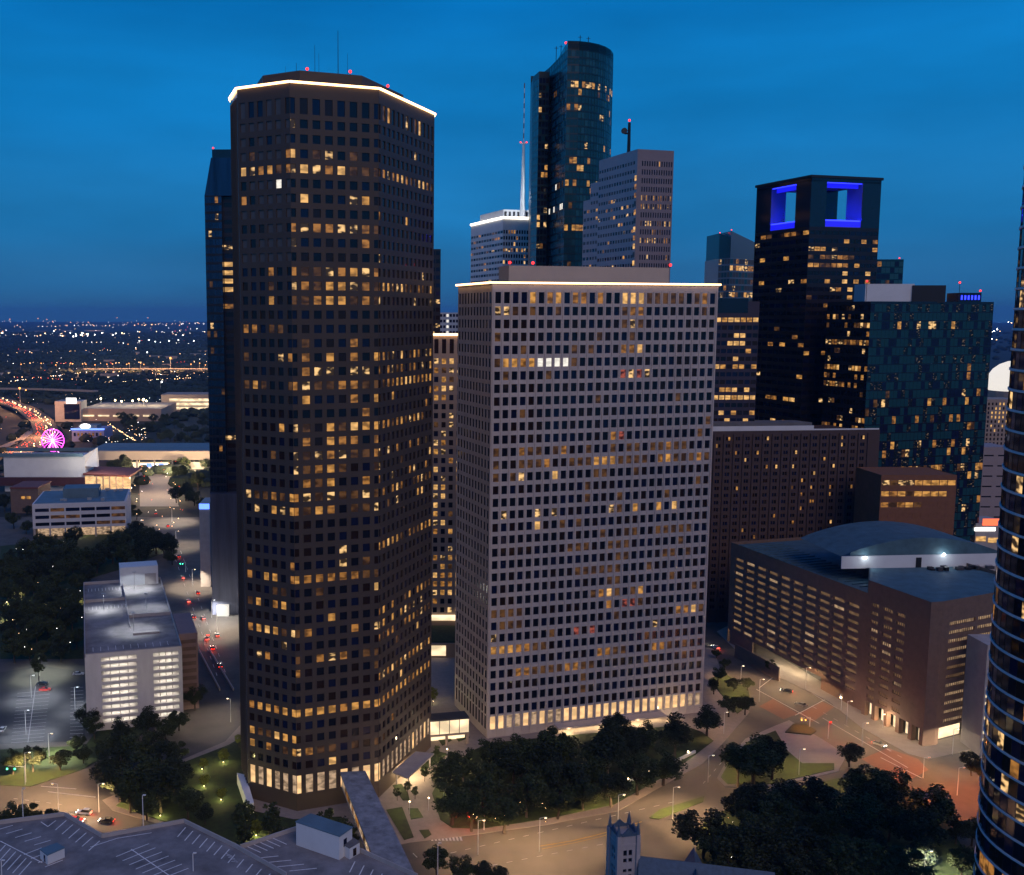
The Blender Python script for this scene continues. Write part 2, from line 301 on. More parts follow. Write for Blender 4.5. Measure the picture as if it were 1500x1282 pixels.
pave('median_lawn', [(951, 1198), (966, 1186), (1032, 1166), (1030, 1174), (965, 1200)], 'grass', .16)
pave('pavement', [(1050, 925), (1088, 962), (1118, 985), (1150, 996), (1215, 1028), (1262, 1066), (1330, 1104), (1360, 1112), (1470, 1088), (1470, 1060), (1352, 1090), (1140, 960), (1070, 915)], 'side', .14)
for q in ([(1112, 1035), (1132, 1024), (1170, 1046), (1148, 1054)], [(1170, 1046), (1205, 1028), (1222, 1036), (1190, 1058)], [(1262, 1112), (1300, 1096), (1345, 1112), (1300, 1135)], [(1300, 1135), (1345, 1112), (1360, 1128), (1320, 1150)]):
    g = G(); g.poly([(*P(*p), .045) for p in q]); single('paver_crossing', g, 'paver', kind='structure')
pave('pavement', [(0, 1150), (45, 1152), (118, 1128), (190, 1090), (245, 1045), (150, 1060), (125, 1092), (0, 1098)], 'grass', .14)
pave('lot_pavement', [(0, 1090), (125, 1085), (126, 985), (60, 975), (0, 985)], 'asphaltd', .06)
pave('park_lawn', [(0, 965), (122, 965), (122, 850), (190, 830), (262, 800), (255, 792), (170, 778), (45, 795), (0, 800)], 'grass', .14)
pave('verge', [(395, 1210), (470, 1215), (500, 1235), (420, 1235)], 'mulch', .34, .15)
# painted markings
g = G()
for a, b in (((630, 1224), (678, 1224)), ((867, 1181), (905, 1170))):   # zebra crossings
    n = 9
    for i in range(n):
        t0, t1 = i/n, (i+.55)/n
        p0 = (a[0]+(b[0]-a[0])*t0, a[1]+(b[1]-a[1])*t0); p1 = (a[0]+(b[0]-a[0])*t1, a[1]+(b[1]-a[1])*t1)
        g.poly([(*P(p0[0], p0[1]+2), .06), (*P(p1[0], p1[1]+2), .06), (*P(p1[0]+2, p1[1]+8), .06), (*P(p0[0]+2, p0[1]+8), .06)])
for a, b in (((1108, 1010), (1200, 1060)), ((1168, 1003), (1250, 1052)), ((1165, 1048), (1222, 1018)), ((1205, 1052), (1330, 1125)), ((1230, 1040), (1340, 1104)), ((1112, 1008), (1146, 982)), ((1290, 1110), (1350, 1140)), ((70, 1160), (140, 1168)), ((60, 1152), (112, 1156))):
    strip([P(*a), P(*b)], .30, .055, g)
for (a, b, n) in (((660, 1250), (1000, 1172), 16), ((720, 1268), (940, 1226), 10), ((1030, 1148), (1085, 1085), 7), ((330, 985), (262, 800), 16), ((318, 990), (250, 800), 16), ((20, 1170), (100, 1180), 5), ((1190, 1035), (1330, 1115), 9)):
    for i in range(n):
        f0, f1 = i/n, (i+.4)/n; strip([P(a[0]+(b[0]-a[0])*f0, a[1]+(b[1]-a[1])*f0), P(a[0]+(b[0]-a[0])*f1, a[1]+(b[1]-a[1])*f1)], .16, .055, g)
single('road_marking', g, 'paint', kind='structure')
g = G(); strip([P(*p) for p in ((790, 1240), (838, 1232), (872, 1224), (905, 1215), (940, 1204))], .30, .06, g); strip([P(*p) for p in ((794, 1244), (842, 1235), (876, 1227), (908, 1218))], .22, .06, g)
single('centre_line', g, 'yellow', kind='structure')
# surface lot markings
g = G()
for i in range(15):
    y = 1014+i*5.2; x = 50-(y-1010)*.13
    strip([P(x, y), P(x-24, y+2)], .16, .10, g); strip([P(x, y), P(x+24, y-2)], .16, .10, g)
    strip([P(104-(y-1000)*.02, y-6), P(122, y-7)], .16, .10, g)
strip([P(52, 1006), P(41, 1088)], .18, .105, g)
single('bay_marking', g, 'paint', kind='structure')

# ------------------------------------------------------------------ dark octagonal tower
A, B, C, D, E_ = (-46, 321), (-42, 307), (-26, 298), (-1, 307), (17, 345)
oct_ = [A, B, C, D, E_, (14, 378), (-8, 392), (-34, 388), (-47, 360)]
HT = 215.
t = Thing('office_tower', 'dark brown many-sided office tower with bright lit roof edge and rows of square windows', 'skyscraper', (-14, 345, 0))
BC = {1: .4, 2: .3, 3: .3, 4: .5, 5: 1, 7: .4, 8: .2, 9: .4, 10: .2, 11: .1, 13: .3, 14: .2, 15: .2, 16: .6, 17: .3, 18: .5, 19: .1, 20: .6, 21: .2, 22: .1, 23: .3, 24: .2, 25: .5, 26: .3, 28: .9, 29: .7, 33: .4, 34: .8, 35: .4, 36: .8, 37: .1, 38: .9, 39: .1, 40: .4, 44: 1, 46: .7, 47: .7}
CD = {2: .2, 4: .6, 5: 1, 7: .5, 9: .9, 10: .25, 11: .1, 12: .7, 13: .85, 14: 1, 15: .1, 16: .2, 17: .3, 18: .6, 19: .6, 20: 1, 21: .4, 22: .2, 23: .8, 24: .4, 25: .8, 26: .6, 27: .4, 28: .7, 29: .8, 30: .3, 31: .1, 32: .2, 33: .3, 34: .9, 35: .3, 37: .3, 38: .4, 40: .6, 44: 1, 45: .1, 46: .2, 47: .6}
DE = {1: .3, 5: .9, 8: .25, 10: .15, 12: .1, 13: .75, 14: .4, 18: .8, 19: .5, 20: .8, 21: .2, 22: .2, 23: .7, 25: .5, 26: .3, 27: .4, 28: .5, 29: .4, 32: .8, 33: .3, 34: .15, 36: .1, 37: .5, 38: .6, 39: .8, 40: .1, 42: 1, 43: .1, 44: 1, 45: .1, 46: .1}
zs = [(5.5, 11.3)]+[(14.4+4.12*i-1.2, 14.4+4.12*i+1.2) for i in range(47)]+[(206.6, 211.0)]
TOTAL = len(zs)
def oct_lit(tab, dimtop):
    def f(r, c):
        if r == 0: return R.choice(('lobbyd', 'lobby', 'lobbyd'))
        k = TOTAL-r                                  # photo row, counted from the top
        if k == 6 and tab is BC and c == 4: return 'w4'
        if k in (44,): return R.choice(('w2', 'w2', 'w1'))
        p = tab.get(k, .03); p = p*.5 if p < .35 else min(1., p*1.12)
        if dimtop and k < 12 and R.random() > p: return 'd3'
        return litmix(p, .55 if p > .7 else .3)
    return f
f = Facade(t)
f.blank(A, B, 0, HT, 1)
L = dist(B, C); f.face(B, C, 0, HT, cols(L, 6, .62, .3, -.55)[:5]+[(L-1.6, L-.05)], zs, oct_lit(BC, True), .3)
L = dist(C, D); f.face(C, D, 0, HT, [(.05, 1.5)]+cols(L, 6, .62, 2.2, 2.2)+[(L-1.5, L-.05)], zs, oct_lit(CD, False), .3)
L = dist(D, E_); f.face(D, E_, 0, HT, [(.05, 1.3)]+cols(L, 12, .60, 2.0, .4), zs, oct_lit(DE, False), .3)
for i in range(4, len(oct_)): 
    a, b = oct_[i], oct_[(i+1) % len(oct_)]; L = dist(a, b); f.face(a, b, 0, HT, cols(L, max(2, int(L/3.3)), .6, .3, .3), zs, oct_lit(DE, False), .3)
wl = f.done(['brown', 'brown_edge'], roof=(oct_, HT-.6))
g = G()
for i in range(6): g.seg(along(A, (4/14.56, -14/14.56), 1.2+2.3*i), along(A, (4/14.56, -14/14.56), 1.35+2.3*i), .5, 4, HT-2)
t.part('mullion', g, 'brown', wl)
def inset(poly, k, dy=0.):
    cx = sum(p[0] for p in poly)/len(poly); cy_ = sum(p[1] for p in poly)/len(poly)+dy
    return [(cx+(p[0]-cx)*k, cy_+(p[1]-cy_)*k) for p in poly]
g = G()
ph = inset(oct_, .72); g.prism(ph, HT-.6, HT+6.2); t.part('penthouse', g, 'brown')
for i in range(len(oct_)):
    g = G(); a, b = oct_[i], oct_[(i+1) % len(oct_)]; g.seg(a, b, .5, HT-.05, HT+.5, out=.28)
    t.part('roofline_light', g, 'led')
for px, ytop, zb, r in ((495, 45, HT+6, .16), (461, 66, HT+6, .10), (434, 92, HT+6, .12), (467, 78, HT+6, .08), (509, 78, HT+6, .08), (418, 97, HT+6, .07)):
    g = G(); X, Z = PZ(px, ytop, 340); g.tube((X, 340, zb), (X, 340, Z), r, r*.5); t.part('antenna', g, 'black')
for px, py in ((450, 101), (513, 105), (568, 126)):
    YB = 330. if px < 560 else 352.; X, Z = PZ(px, py, YB); g = G(); g.tube((X, YB, min(HT+5, Z-1)), (X, YB, Z), .1); g.ball((X, YB, Z), .5, 1); t.part('beacon', g, ['black', 'red'])
# kerb walls and stair wing at its foot
g = G(); g.prism([P(347, 1132, 4), P(360, 1135, 4), P(372, 1176, 4), P(363, 1178, 4)], 0, 4.0); t.part('entrance_wing', g, 'bluewhite')

# ------------------------------------------------------------------ pale office tower
C0 = (37.3, 352.3); Rr = along(C0, U, 88.2); Ll = along(C0, V, 33); Bk = along(Ll, U, 88.2); HW = 161.
t = Thing('office_tower', 'pale concrete slab office tower with a grid of small dark windows and lit cornice', 'skyscraper', along(C0, U, 44))
BR = {}
def br(row, cs, k):
    for c in cs: BR[(row, c)] = k
br(1, (5, 8), 'w2'); br(1, (7, 10, 13), 'w1'); br(1, (16, 17, 18), 'w3'); br(1, (19, 20, 21, 22, 23), 'w0'); br(1, (11, 26), 'w1')
br(2, (1, 2), 'spot'); br(2, (3, 5, 8, 16, 26), 'w0'); br(2, (17, 18), 'w1'); br(3, (17,), 'spot'); br(3, (16, 18), 'w0'); br(4, (1, 17), 'w0'); br(5, (16, 17), 'w1'); br(5, (18,), 'w3')
br(6, (2, 3, 5), 'w2'); br(6, (4,), 'w1'); br(6, (6, 7, 8, 9), 'w4'); br(6, (1, 10), 'w0'); br(7, (17, 19), 'spot'); br(7, (18, 16), 'wr'); br(12, (15,), 'w1'); br(12, (16,), 'wr')
br(13, (4, 9), 'w1'); br(13, (1, 5, 6, 8, 12, 15, 17, 18, 21, 23, 24), 'w0'); br(13, (22,), 'w1')
br(14, (7, 21, 26), 'w1'); br(14, (13, 14, 15, 22), 'w2'); br(14, (1, 4, 5, 6, 10, 11, 12, 16, 17, 18, 19, 23, 24, 25, 27), 'w0'); br(15, (8,), 'w3'); br(15, (4,), 'spot'); br(15, (13, 14, 3), 'w0')
br(18, (15,), 'spot'); br(18, (18,), 'w2'); br(18, (21,), 'w2'); br(18, (23,), 'w3'); br(18, (2,), 'spot'); br(18, (6, 8), 'spot'); br(19, (6,), 'w3'); br(19, (9, 11), 'w0'); br(20, (17, 18), 'w0'); br(20, (14, 22, 23, 24, 25), 'w0')
br(21, (10, 11, 12, 15, 16, 17), 'w0'); br(22, (16, 17, 22, 23, 25), 'w0'); br(23, (11, 12, 13, 14, 15, 16), 'w0'); br(24, (15, 16, 23), 'w0'); br(25, (14,), 'w1'); br(25, (15,), 'w3'); br(25, (19,), 'w2'); br(25, (16, 18), 'w0')
br(26, (1, 2, 3, 4), 'w0'); br(26, (15,), 'w1'); br(26, (17, 18), 'wr'); br(27, (24, 25), 'w1'); br(27, (26,), 'w3'); br(27, (2, 3, 4, 16), 'w0'); br(28, (1,), 'spot'); br(28, (11, 13), 'wr'); br(28, (21,), 'spot')
br(29, (1, 2, 3), 'w2'); br(29, (4, 5), 'w1'); br(29, (6, 7), 'w0'); br(29, (20,), 'w0'); br(30, (14, 15, 21, 22), 'w1'); br(30, (16, 17, 23), 'w0'); br(31, (4, 5, 10, 11), 'w1'); br(31, (6, 7, 8, 9, 12, 13), 'w0'); br(31, (20, 25), 'w0')
zw = [(3.1, 8.0)]+[(10.1+4.424*i-1.48, 10.1+4.424*i+1.48) for i in range(33)]+[(154.3, 158.1)]
def wl_front(r, c):
    if r == 0: return 'lobby' if (9 <= c <= 23 or R.random() < .5) else 'lobbyd'
    k = BR.get((35-r, c+1))
    return k or (R.choice(('d0', 'd0', 'd0', 'd1', 'd2', 'w0')) if R.random() < .3 else dark())
f = Facade(t)
L = 88.2; f.face(C0, Rr, 0, HW, cols(L, 27, .66, .6, .6), zw, wl_front, .5)
f.face(Ll, C0, 0, HW, cols(33, 11, .56, .4, .4), zw, lambda r, c: R.choice(('d0', 'd1', 'd1', 'd0')), .14)
f.face(Rr, Bk, 0, HW, cols(33, 11, .56, .4, .4), zw, lambda r, c: dark(), .55); f.face(Bk, Ll, 0, HW, cols(L, 27, .58, .6, .6), zw, lambda r, c: litmix(.2), .55)
f.done(['white'], roof=([C0, Rr, Bk, Ll], HW-.3))
box4 = [C0, Rr, Bk, Ll]
g = G(); g.prism(inset(box4, 1.012), HW-.25, HW+.5); t.part('cornice', g, 'penthouse')
q = inset(box4, 1.016)
for i in range(4):
    g = G(); g.seg(q[i], q[(i+1) % 4], .35, HW-.05, HW+.55, out=.1); t.part('roofline_light', g, 'led')
g = G(); a = along(along(C0, U, 9), V, 7); b = along(a, U, 63); g.prism([a, b, along(b, V, 9), along(a, V, 9)], HW+.5, HW+6.4); t.part('penthouse', g, 'penthouse')
for k in (0.3, 9, 63.5):
    p = along(a, U, k); g = G(); g.tube((*p, HW+6.4), (*p, HW+7.2), .08); g.ball((*p, HW+7.4), .55, 1); t.part('beacon', g, ['black', 'red'])
g = G(); a = along(along(C0, U, 30), V, -2.2); g.obox(along(a, U, 18), U, 44, 4.4, 1.9, 2.6); t.part('canopy', g, 'white')
g = G(); g.obox(along(a, U, 18), U, 42, 2.6, 1.82, 1.89); t.part('canopy_light', g, 'warmceil')
for k in (4, 18, 32, 46): t.lamp((*along(along(C0, U, 26+k), V, -4.5), 1.6), 2200, (1, .70, .38), .5)
g = G()
for i in range(28): 
    p = along(C0, U, .6+i*(87/27)); g.obox(along(p, V, -.10), U, .30, .2, 0, HW-2.2)
t.part('pier', g, 'white', kind='stuff')
# ------------------------------------------------------------------ slim tan tower between the two
YS = 470.; xa, xb = XY(600, YS, 140), XY(690, YS, 140); HS = 141.5
t = Thing('office_tower', 'tan precast tower with lit roof edge seen in the gap between two nearer towers', 'skyscraper', ((xa+xb)/2, YS))
f = Facade(t); L = dist((xa, YS), (xb, YS)); 
zt = [(13+4.16*i-1.25, 13+4.16*i+1.25) for i in range(29)]+[(133, 139.5)]
def tl(r, c):
    k = 30-r
    if k == 1: return 'd2'
    return litmix({2: 1, 3: .8, 4: .5, 8: .5, 9: .4, 12: .5, 15: .9, 16: .6, 17: .8, 18: .7, 24: 1, 25: .7, 26: .9, 28: 1, 27: .6, 20: .8}.get(k, .25), .9)
f.face((xa, YS), (xb, YS), 0, HS, cols(L, 8, .55), zt, tl, .4)
f.blank((xb, YS), (xb, YS+30), 0, HS); f.blank((xb, YS+30), (xa, YS+30), 0, HS); f.blank((xa, YS+30), (xa, YS), 0, HS)
f.done(['tan'], roof=([(xa, YS), (xb, YS), (xb, YS+30), (xa, YS+30)], HS))
g = G(); g.box(xa-.3, xb+.3, YS-.75, YS-.2, HS-.4, HS+.6); t.part('roofline_light', g, 'led')
g = G(); g.box(xa-1, xb+1, YS-1.2, YS-.1, 8.2, 10.6); t.part('lobby_sign_band', g, 'walk')
# low glass podium in front of it
t = Thing('podium', 'low lit entrance pavilion with planted roof in the gap between two towers', 'building', (xa+20, 450))
g = G(); g.box(xa+4, xb+2, 440, 466, 0, 6.5); w_ = t.part('wall', g, 'tan'); g = G(); g.box(xa+5, xb+1, 441, 465, 6.5, 7.0); t.part('planted_roof', g, 'grass')
g = G(); g.box(XY(630, 440, 3), XY(653, 440, 3), 439.8, 439.95, 1.0, 5.6); t.part('window', g, 'walk')
# ------------------------------------------------------------------ bridge between the towers
p0, p1 = P(612, 1056, 9), P(684, 1050, 9)
t = Thing('link_bridge', 'lit glass link bridge joining the foot of the dark tower and the pale tower', 'bridge', p0)
d = ((p1[0]-p0[0])/dist(p0, p1), (p1[1]-p0[1])/dist(p0, p1)); mid = ((p0[0]+p1[0])/2, (p0[1]+p1[1])/2); L = dist(p0, p1)
g = G(); g.obox(mid, d, L, 6, 9.4, 10.0); t.part('roof', g, 'roofdark'); g = G(); g.obox(mid, d, L, 6, 3.8, 4.6); t.part('floor', g, 'tan')
for i in range(5):
    g = G(); c = along(p0, d, L*(i+.5)/5); g.obox(along(c, (d[1], -d[0]), 2.8), d, L/5-.3, .1, 4.6, 9.4); t.part('window', g, 'walk')
g = G()
for k in (.55, .97): g.obox(along(along(p0, d, L*k), (d[1], -d[0]), 2.4), d, .8, .8, 0, 3.8)
t.part('column', g, 'tan'); g = G(); g.obox(along(mid, (d[1], -d[0]), -2.5), d, L, .2, 0, 3.7); t.part('lobby_wall', g, 'walk')
# ------------------------------------------------------------------ entrance canopy
q = [P(575, 1131, 5), P(609, 1101, 5), P(636, 1104, 5), P(597, 1140, 5)]
t = Thing('entrance_canopy', 'flat grey drop-off canopy with glowing underside beside the dark tower', 'canopy', q[0])
g = G(); g.prism(q, 4.6, 5.1); t.part('roof', g, 'conc')
g = G(); g.prism(inset(q, .88), 4.50, 4.58); t.part('light_panel', g, 'warmceil')
for p in inset(q, .8): g = G(); g.tube((*p, .15), (*p, 4.6), .28, k=10); t.part('column', g, 'conc')
t.lamp((*inset(q, .1)[0], 4.2), 6500, (1, .72, .40), 1.0)
for X, Y, Wt in ((*P(655, 1098, 4), 3600), (*P(650, 1150, 4), 1900), (*P(628, 1165, 5), 2800), (*P(600, 1175, 4), 1500)):
    g = G(); g.tube((X, Y, .15), (X, Y, 4.0), .07); g.ball((X, Y, 4.15), .2, 1)
    t2 = Thing('plaza_lamp', 'slim warm plaza lamp beside the driveway of the dark tower', 'lamp', (X, Y, .15), 'plaza lamps by the tower driveway')
    t2.part('post', g, ['steel', 'lampw']); t2.lamp((X, Y, 4.6), Wt, (1, .70, .42), .4)
# ------------------------------------------------------------------ skybridge to the car park
s0, s1, s2, s3 = P(498, 1131, 11), P(535, 1129, 11), P(610, 1284, 11), P(560, 1290, 11)
t = Thing('skybridge', 'long covered footbridge with weathered blue-grey roof from dark tower to parking deck', 'footbridge', s0)
g = G(); g.prism([s0, s1, s2, s3], 10.4, 11); t.part('roof', g, M('weathered_roof', (.24, .25, .27), .85, .5, .35))
g = G(); g.prism([along(s0, (1, 0), .4), along(s1, (1, 0), -.4), along(s2, (1, 0), -.4), along(s3, (1, 0), .4)], 6.2, 6.8); t.part('floor', g, 'conc')
L = dist(s0, s3); d = ((s3[0]-s0[0])/L, (s3[1]-s0[1])/L)
for i in range(22):
    g = G(); c = along(s0, d, L*(i+.5)/22); g.obox(along(c, (1, 0), .55), d, L/22-.35, .08, 6.8, 10.3); t.part('window', g, R.choice(('lobbyd', 'w1', 'w0', 'lobbyd')))
L2 = dist(s1, s2); d2 = ((s2[0]-s1[0])/L2, (s2[1]-s1[1])/L2)
for i in range(14):
    g = G(); c = along(s1, d2, L2*(i+.5)/14); g.obox(along(c, (1, 0), -.55), d2, L2/14-.35, .08, 6.8, 10.3); t.part('window', g, 'd1')
for k in (.35, .7):
    g = G(); c = along(s0, d, L*k); g.obox(along(c, (1, 0), 3.5), U, 1.4, 1.4, .15, 6.2); t.part('pier', g, 'conc')
# ------------------------------------------------------------------ other towers
def bands(z0, z1, pitch, frac): n = max(1, int((z1-z0)/pitch)); return rows(z0, z1, n, frac)
def beacon(t, p, h=1.2, r=.7):
    g = G(); g.tube((p[0], p[1], p[2]), (p[0], p[1], p[2]+h), .12); g.ball((p[0], p[1], p[2]+h+r*.6), r, 1); t.part('beacon', g, ['black', 'red'])
def rowlit(pr, bright=.5, dk=('d0', 'd0', 'd1')):
    """lit rows: pr maps a row (or None) to the share of lit windows"""
    st = {}
    def f(r, c):
        if r not in st: st[r] = pr(r)
        if R.random() < st[r]: return R.choices(('w0', 'w1', 'w2', 'w3', 'spot'), (1.3-bright, 1, bright, bright*.8, .7))[0]
        return R.choice(dk)
    return f
# teal curved tower
t = Thing('glass_tower', 'tall teal glass tower with curved flank rising behind the pale tower', 'skyscraper', (112, 610, 0))
HB = 300.; a1 = (XY(779, 632, 250), 632.); a1b = (XY(788, 618, 250), 618.); a1c = (XY(803, 619, 250), 619.); a2 = (XY(803, 630, 250), 630.); a3 = (XY(829, 588, 250), 588.)
xr = XY(896, 625, 250); arc = []
for i in range(9):
    s_ = i/8; arc.append((a3[0]+(xr-a3[0])*sin(s_*pi/2), a3[1]+(632-a3[1])*(1-cos(s_*pi/2))))
f = Facade(t)
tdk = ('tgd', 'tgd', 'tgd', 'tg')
def teal_lit(pm):
    hot = {66: .8, 65: .25, 63: .3, 62: .25, 58: .35, 56: .4, 55: .5, 53: .9, 52: .5, 50: .6, 47: .7, 42: .2, 39: .25, 36: .2}
    return rowlit(lambda r: hot.get(r, .012)*pm*.5, .7, tdk)
z65 = rows(4, 296, 71, .80)
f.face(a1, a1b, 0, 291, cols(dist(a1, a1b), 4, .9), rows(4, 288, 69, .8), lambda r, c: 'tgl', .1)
f.face(a1b, a1c, 0, 291, cols(dist(a1b, a1c), 3, .86), rows(4, 288, 69, .7), lambda r, c: litmix(.16, .8) if R.random() < .8 else R.choice(('d0', 'tgd')), .2); f.blank(a1c, a2, 0, 291)
f.face(a2, a3, 0, 296, cols(dist(a2, a3), 11, .9, .2, .2), z65, lambda r, c: ('w4' if R.random() < .3 else 'w0') if R.random() < {66: .3, 53: .4, 50: .25, 56: .12}.get(r, .006) else R.choice(('tgl', 'tgl', 'tg')), .12)  # paler panes: the brighter light on this facet is put into their colour
for i in range(8): f.face(arc[i], arc[i+1], 0, HB, cols(dist(arc[i], arc[i+1]), 3, .92), z65, teal_lit(1.1), .12)
back = [(xr, 665), (a1[0]+4, 670)]
f.blank(arc[-1], back[0], 0, HB); f.blank(back[0], back[1], 0, HB); f.blank(back[1], a1, 0, 291); f.blank(a2, back[1], 290, 296)
f.done(['tealm'], roof=([a1, a1b, a1c, a2, a3]+arc[1:]+back, 290.8))
g = G(); g.prism([a3]+arc[1:]+[(xr-2, 650), (a3[0]+2, 650)], 296, HB+.5); t.part('crown', g, 'teal')
for px in (829, 853): X, Z = PZ(px, 64, 604); beacon(t, (X, 604, HB), Z-HB)
for px, yt in ((850, 52), (862, 54), (815, 68), (822, 66)):
    X, Z = PZ(px, yt, 615); g = G(); g.tube((X, 615, 295), (X, 615, Z), .2); g.tube((X-1.2, 615, Z-1), (X+1.2, 615, Z-1), .12); t.part('antenna', g, 'black')
# stepped pink tower
Lp, Cc, Rp, Bp = corner(855, 933, 986, 500, 215)
t = Thing('stepped_tower', 'grey-pink stepped tower with a lit corner window column beside the teal tower', 'skyscraper', Cc)
f = Facade(t); Lw = dist(Lp, Cc)
steps = ((0., .14, 210), (.14, .30, 218), (.30, 1., 228.5))
for s0_, s1_, h in steps:
    a = (Lp[0]+(Cc[0]-Lp[0])*s0_, Lp[1]+(Cc[1]-Lp[1])*s0_); b = (Lp[0]+(Cc[0]-Lp[0])*s1_, Lp[1]+(Cc[1]-Lp[1])*s1_)
    f.face(a, b, 0, h, cols(dist(a, b), max(2, int(dist(a, b)/2.6)), .72, 0, 1.8 if s1_ == 1. else 0), rows(4, h-4, int((h-8)/4), .40), rowlit(lambda r: R.choice((.02, .02, .05, .35)), .7, ('d3', 'd3', 'd1')), .12)
    f.blank((a[0]+.001, a[1]), along(a, U, 30), 0, h) if 0 else None
    b_ = along(b, V, .6) if s1_ == 1. else b; f.g.prism([along(a, U, .5), along(b_, U, .5), along(b_, U, dist(Cc, Rp)-.5), along(a, U, dist(Cc, Rp)-.5)], 204, h-.3); f.g.poly([(*a, h), (*b, h), (*along(b, U, .55), h), (*along(a, U, .55), h)])
f.face(Cc, Rp, 0, 228.5, cols(dist(Cc, Rp), 13, .5, 2.2, .4), rows(4, 224, 55, .6), rowlit(lambda r: R.choice((.02, .05, .05, .6)), .7), .25, mi=1)
f.blank(Rp, Bp, 0, 210); f.blank(Bp, Lp, 0, 210)
f.done(['pink', 'pinkd'], roof=([Lp, Cc, Rp, Bp], 209))
g = G(); 
for i in range(52):
    zc = 10+4.0*i; gg = G(); gg.obox(along(Cc, V, .9), V, 1.5, .2, zc, zc+2.4); gg.v = [(x-.16*U[0]*0+U[1]*0, y, z) for x, y, z in gg.v]
    if zc > 130:
        gg2 = G(); c_ = along(along(Cc, V, 1.0), U, -.12); gg2.obox(c_, V, 1.6, .12, zc, zc+2.4); t.part('corner_window', gg2, R.choice(('w3', 'w2', 'w1', 'd3')))
X, Z = PZ(922, 180, 512); g = G(); g.tube((X, 512, 226), (X, 512, Z), .9, .7); g.tube((X-2.2, 512, Z-5), (X+.5, 512, Z-5), .5); g.tube((X-2.4, 511.5, 239), (X-2.4, 512.6, 239), 1.4, k=12); g.tube((X-2.4, 512, 239), (X, 512, 239), .25); t.part('mast', g, 'black'); beacon(t, (X, 512, Z), .8, .6); beacon(t, (X-2, 512, Z-5), .6, .5)
# white banded tower with spire
Lp, Cc, Rp, Bp = corner(690, 737, 790, 700, 215)
t = Thing('banded_tower', 'white banded tower with lit roof edge and tall white spire beside the teal tower', 'skyscraper', Cc)
f = Facade(t); HB2 = 215.
f.face(Lp, Cc, 0, HB2, cols(dist(Lp, Cc), 12, .9), rows(4, 208, 51, .42), rowlit(lambda r: R.choice((.03, .2, .4)), .4, ('d3', 'd3', 'd1')), .15)
f.face(Cc, Rp, 0, HB2, cols(dist(Cc, Rp), 14, .66), rows(4, 208, 51, .60), rowlit(lambda r: R.choice((.1, .3, .8)), .8, ('d0',)), .3)
f.blank(Rp, Bp, 0, HB2); f.blank(Bp, Lp, 0, HB2); f.done(['bluewhite'], roof=([Lp, Cc, Rp, Bp], HB2-.3))
for a, b in ((Lp, Cc), (Cc, Rp)): g = G(); g.seg(a, b, .6, HB2-.4, HB2+1.0, out=.4); t.part('roofline_light', g, 'led2')
q = inset([Lp, Cc, Rp, Bp], .72); fz = G(); fz.prism(q, HB2-.3, HB2+6.5); t.part('penthouse', fz, 'bluewhite')
g = G()
for i in range(9): p = along(q[1], U, 1.5+i*3.1); g.obox(along(p, V, -.15), U, 1.5, .2, HB2+1.2, HB2+5.2)
t.part('louvre', g, 'black', kind='stuff')
X, Z = PZ(767, 210, 712); X2, Z2 = PZ(768, 122, 712); g = G(); g.tube((X, 712, HB2), (X, 712, Z), 1.9, .8, 10); t.part('spire', g, 'steel')
g = G(); n = 12
for i in range(n): g.tube((X, 712, Z+(Z2-Z)*i/n), (X, 712, Z+(Z2-Z)*(i+1)/n), .35 if i % 2 else .28, None, 6, i % 2)
g.tube((X-2.5, 712, Z), (X+2.5, 712, Z), .4); t.part('mast', g, ['steel', 'brick2']); t.lamp((X-4, 704, HB2+14), 26000, (.85, .92, 1.), .5); beacon(t, (X-2, 712, Z), .3, .6); beacon(t, (X+2, 712, Z), .3, .6)
# tower with blue-lit open top
Lp, Cc, Rp, Bp = corner(1107, 1187, 1289, 540, 205)
t = Thing('open_top_tower', 'black office tower with blue-lit square openings through its top storeys', 'skyscraper', Cc)
f = Facade(t); zo0, zo1, HK = 195.8, 218.6, 221.
ldk = ('d0', 'd0', 'd0', 'd1')
bp = lambda hot: rowlit(lambda r: hot.get(r, R.choice((.0, .02, .04, .12))), .6, ldk)
hotr = {43: .3, 42: .5, 41: .6, 40: .5, 39: .15, 38: .6, 37: .3, 44: .12}
f.face(Lp, Cc, 0, zo0, cols(dist(Lp, Cc), 9, .9), rows(8, 195, 45, .5), bp({44: .3, 43: .1, 38: .4, 37: .2, 30: .3, 23: .6, 22: .5, 19: .5, 17: .5, 15: .5}), .15)
f.face(Cc, Rp, 0, zo0, cols(dist(Cc, Rp), 12, .9), rows(8, 195, 45, .5), bp(hotr), .15)
f.face(Rp, Bp, 0, zo0, cols(dist(Rp, Bp), 12, .9), rows(8, 195, 45, .5), bp({}), .15); f.blank(Bp, Lp, 0, zo0)
f.done(['darkspan'], roof=([Lp, Cc, Rp, Bp], zo0))
wU, wV = dist(Cc, Rp), dist(Lp, Cc)
def uv(u, v): return along(along(Cc, U, u), V, v)
pier = .26
for nm, (u0, v0) in (('corner_pier', (0, 0)), ('corner_pier', (1, 0)), ('corner_pier', (0, 1)), ('corner_pier', (1, 1))):
    uu = (0, wU*.22) if u0 == 0 else (wU*.74, wU); vv = (0, wV*pier) if v0 == 0 else (wV*.72, wV)
    g = G(); g.prism([uv(uu[0], vv[0]), uv(uu[1], vv[0]), uv(uu[1], vv[1]), uv(uu[0], vv[1])], zo0, zo1+1); t.part(nm, g, 'navy')
g = G(); g.prism([uv(-.7, -.7), uv(wU+.7, -.7), uv(wU+.7, wV+.7), uv(-.7, wV+.7)], HK-.4, HK+.9); t.part('roof_slab', g, 'black')
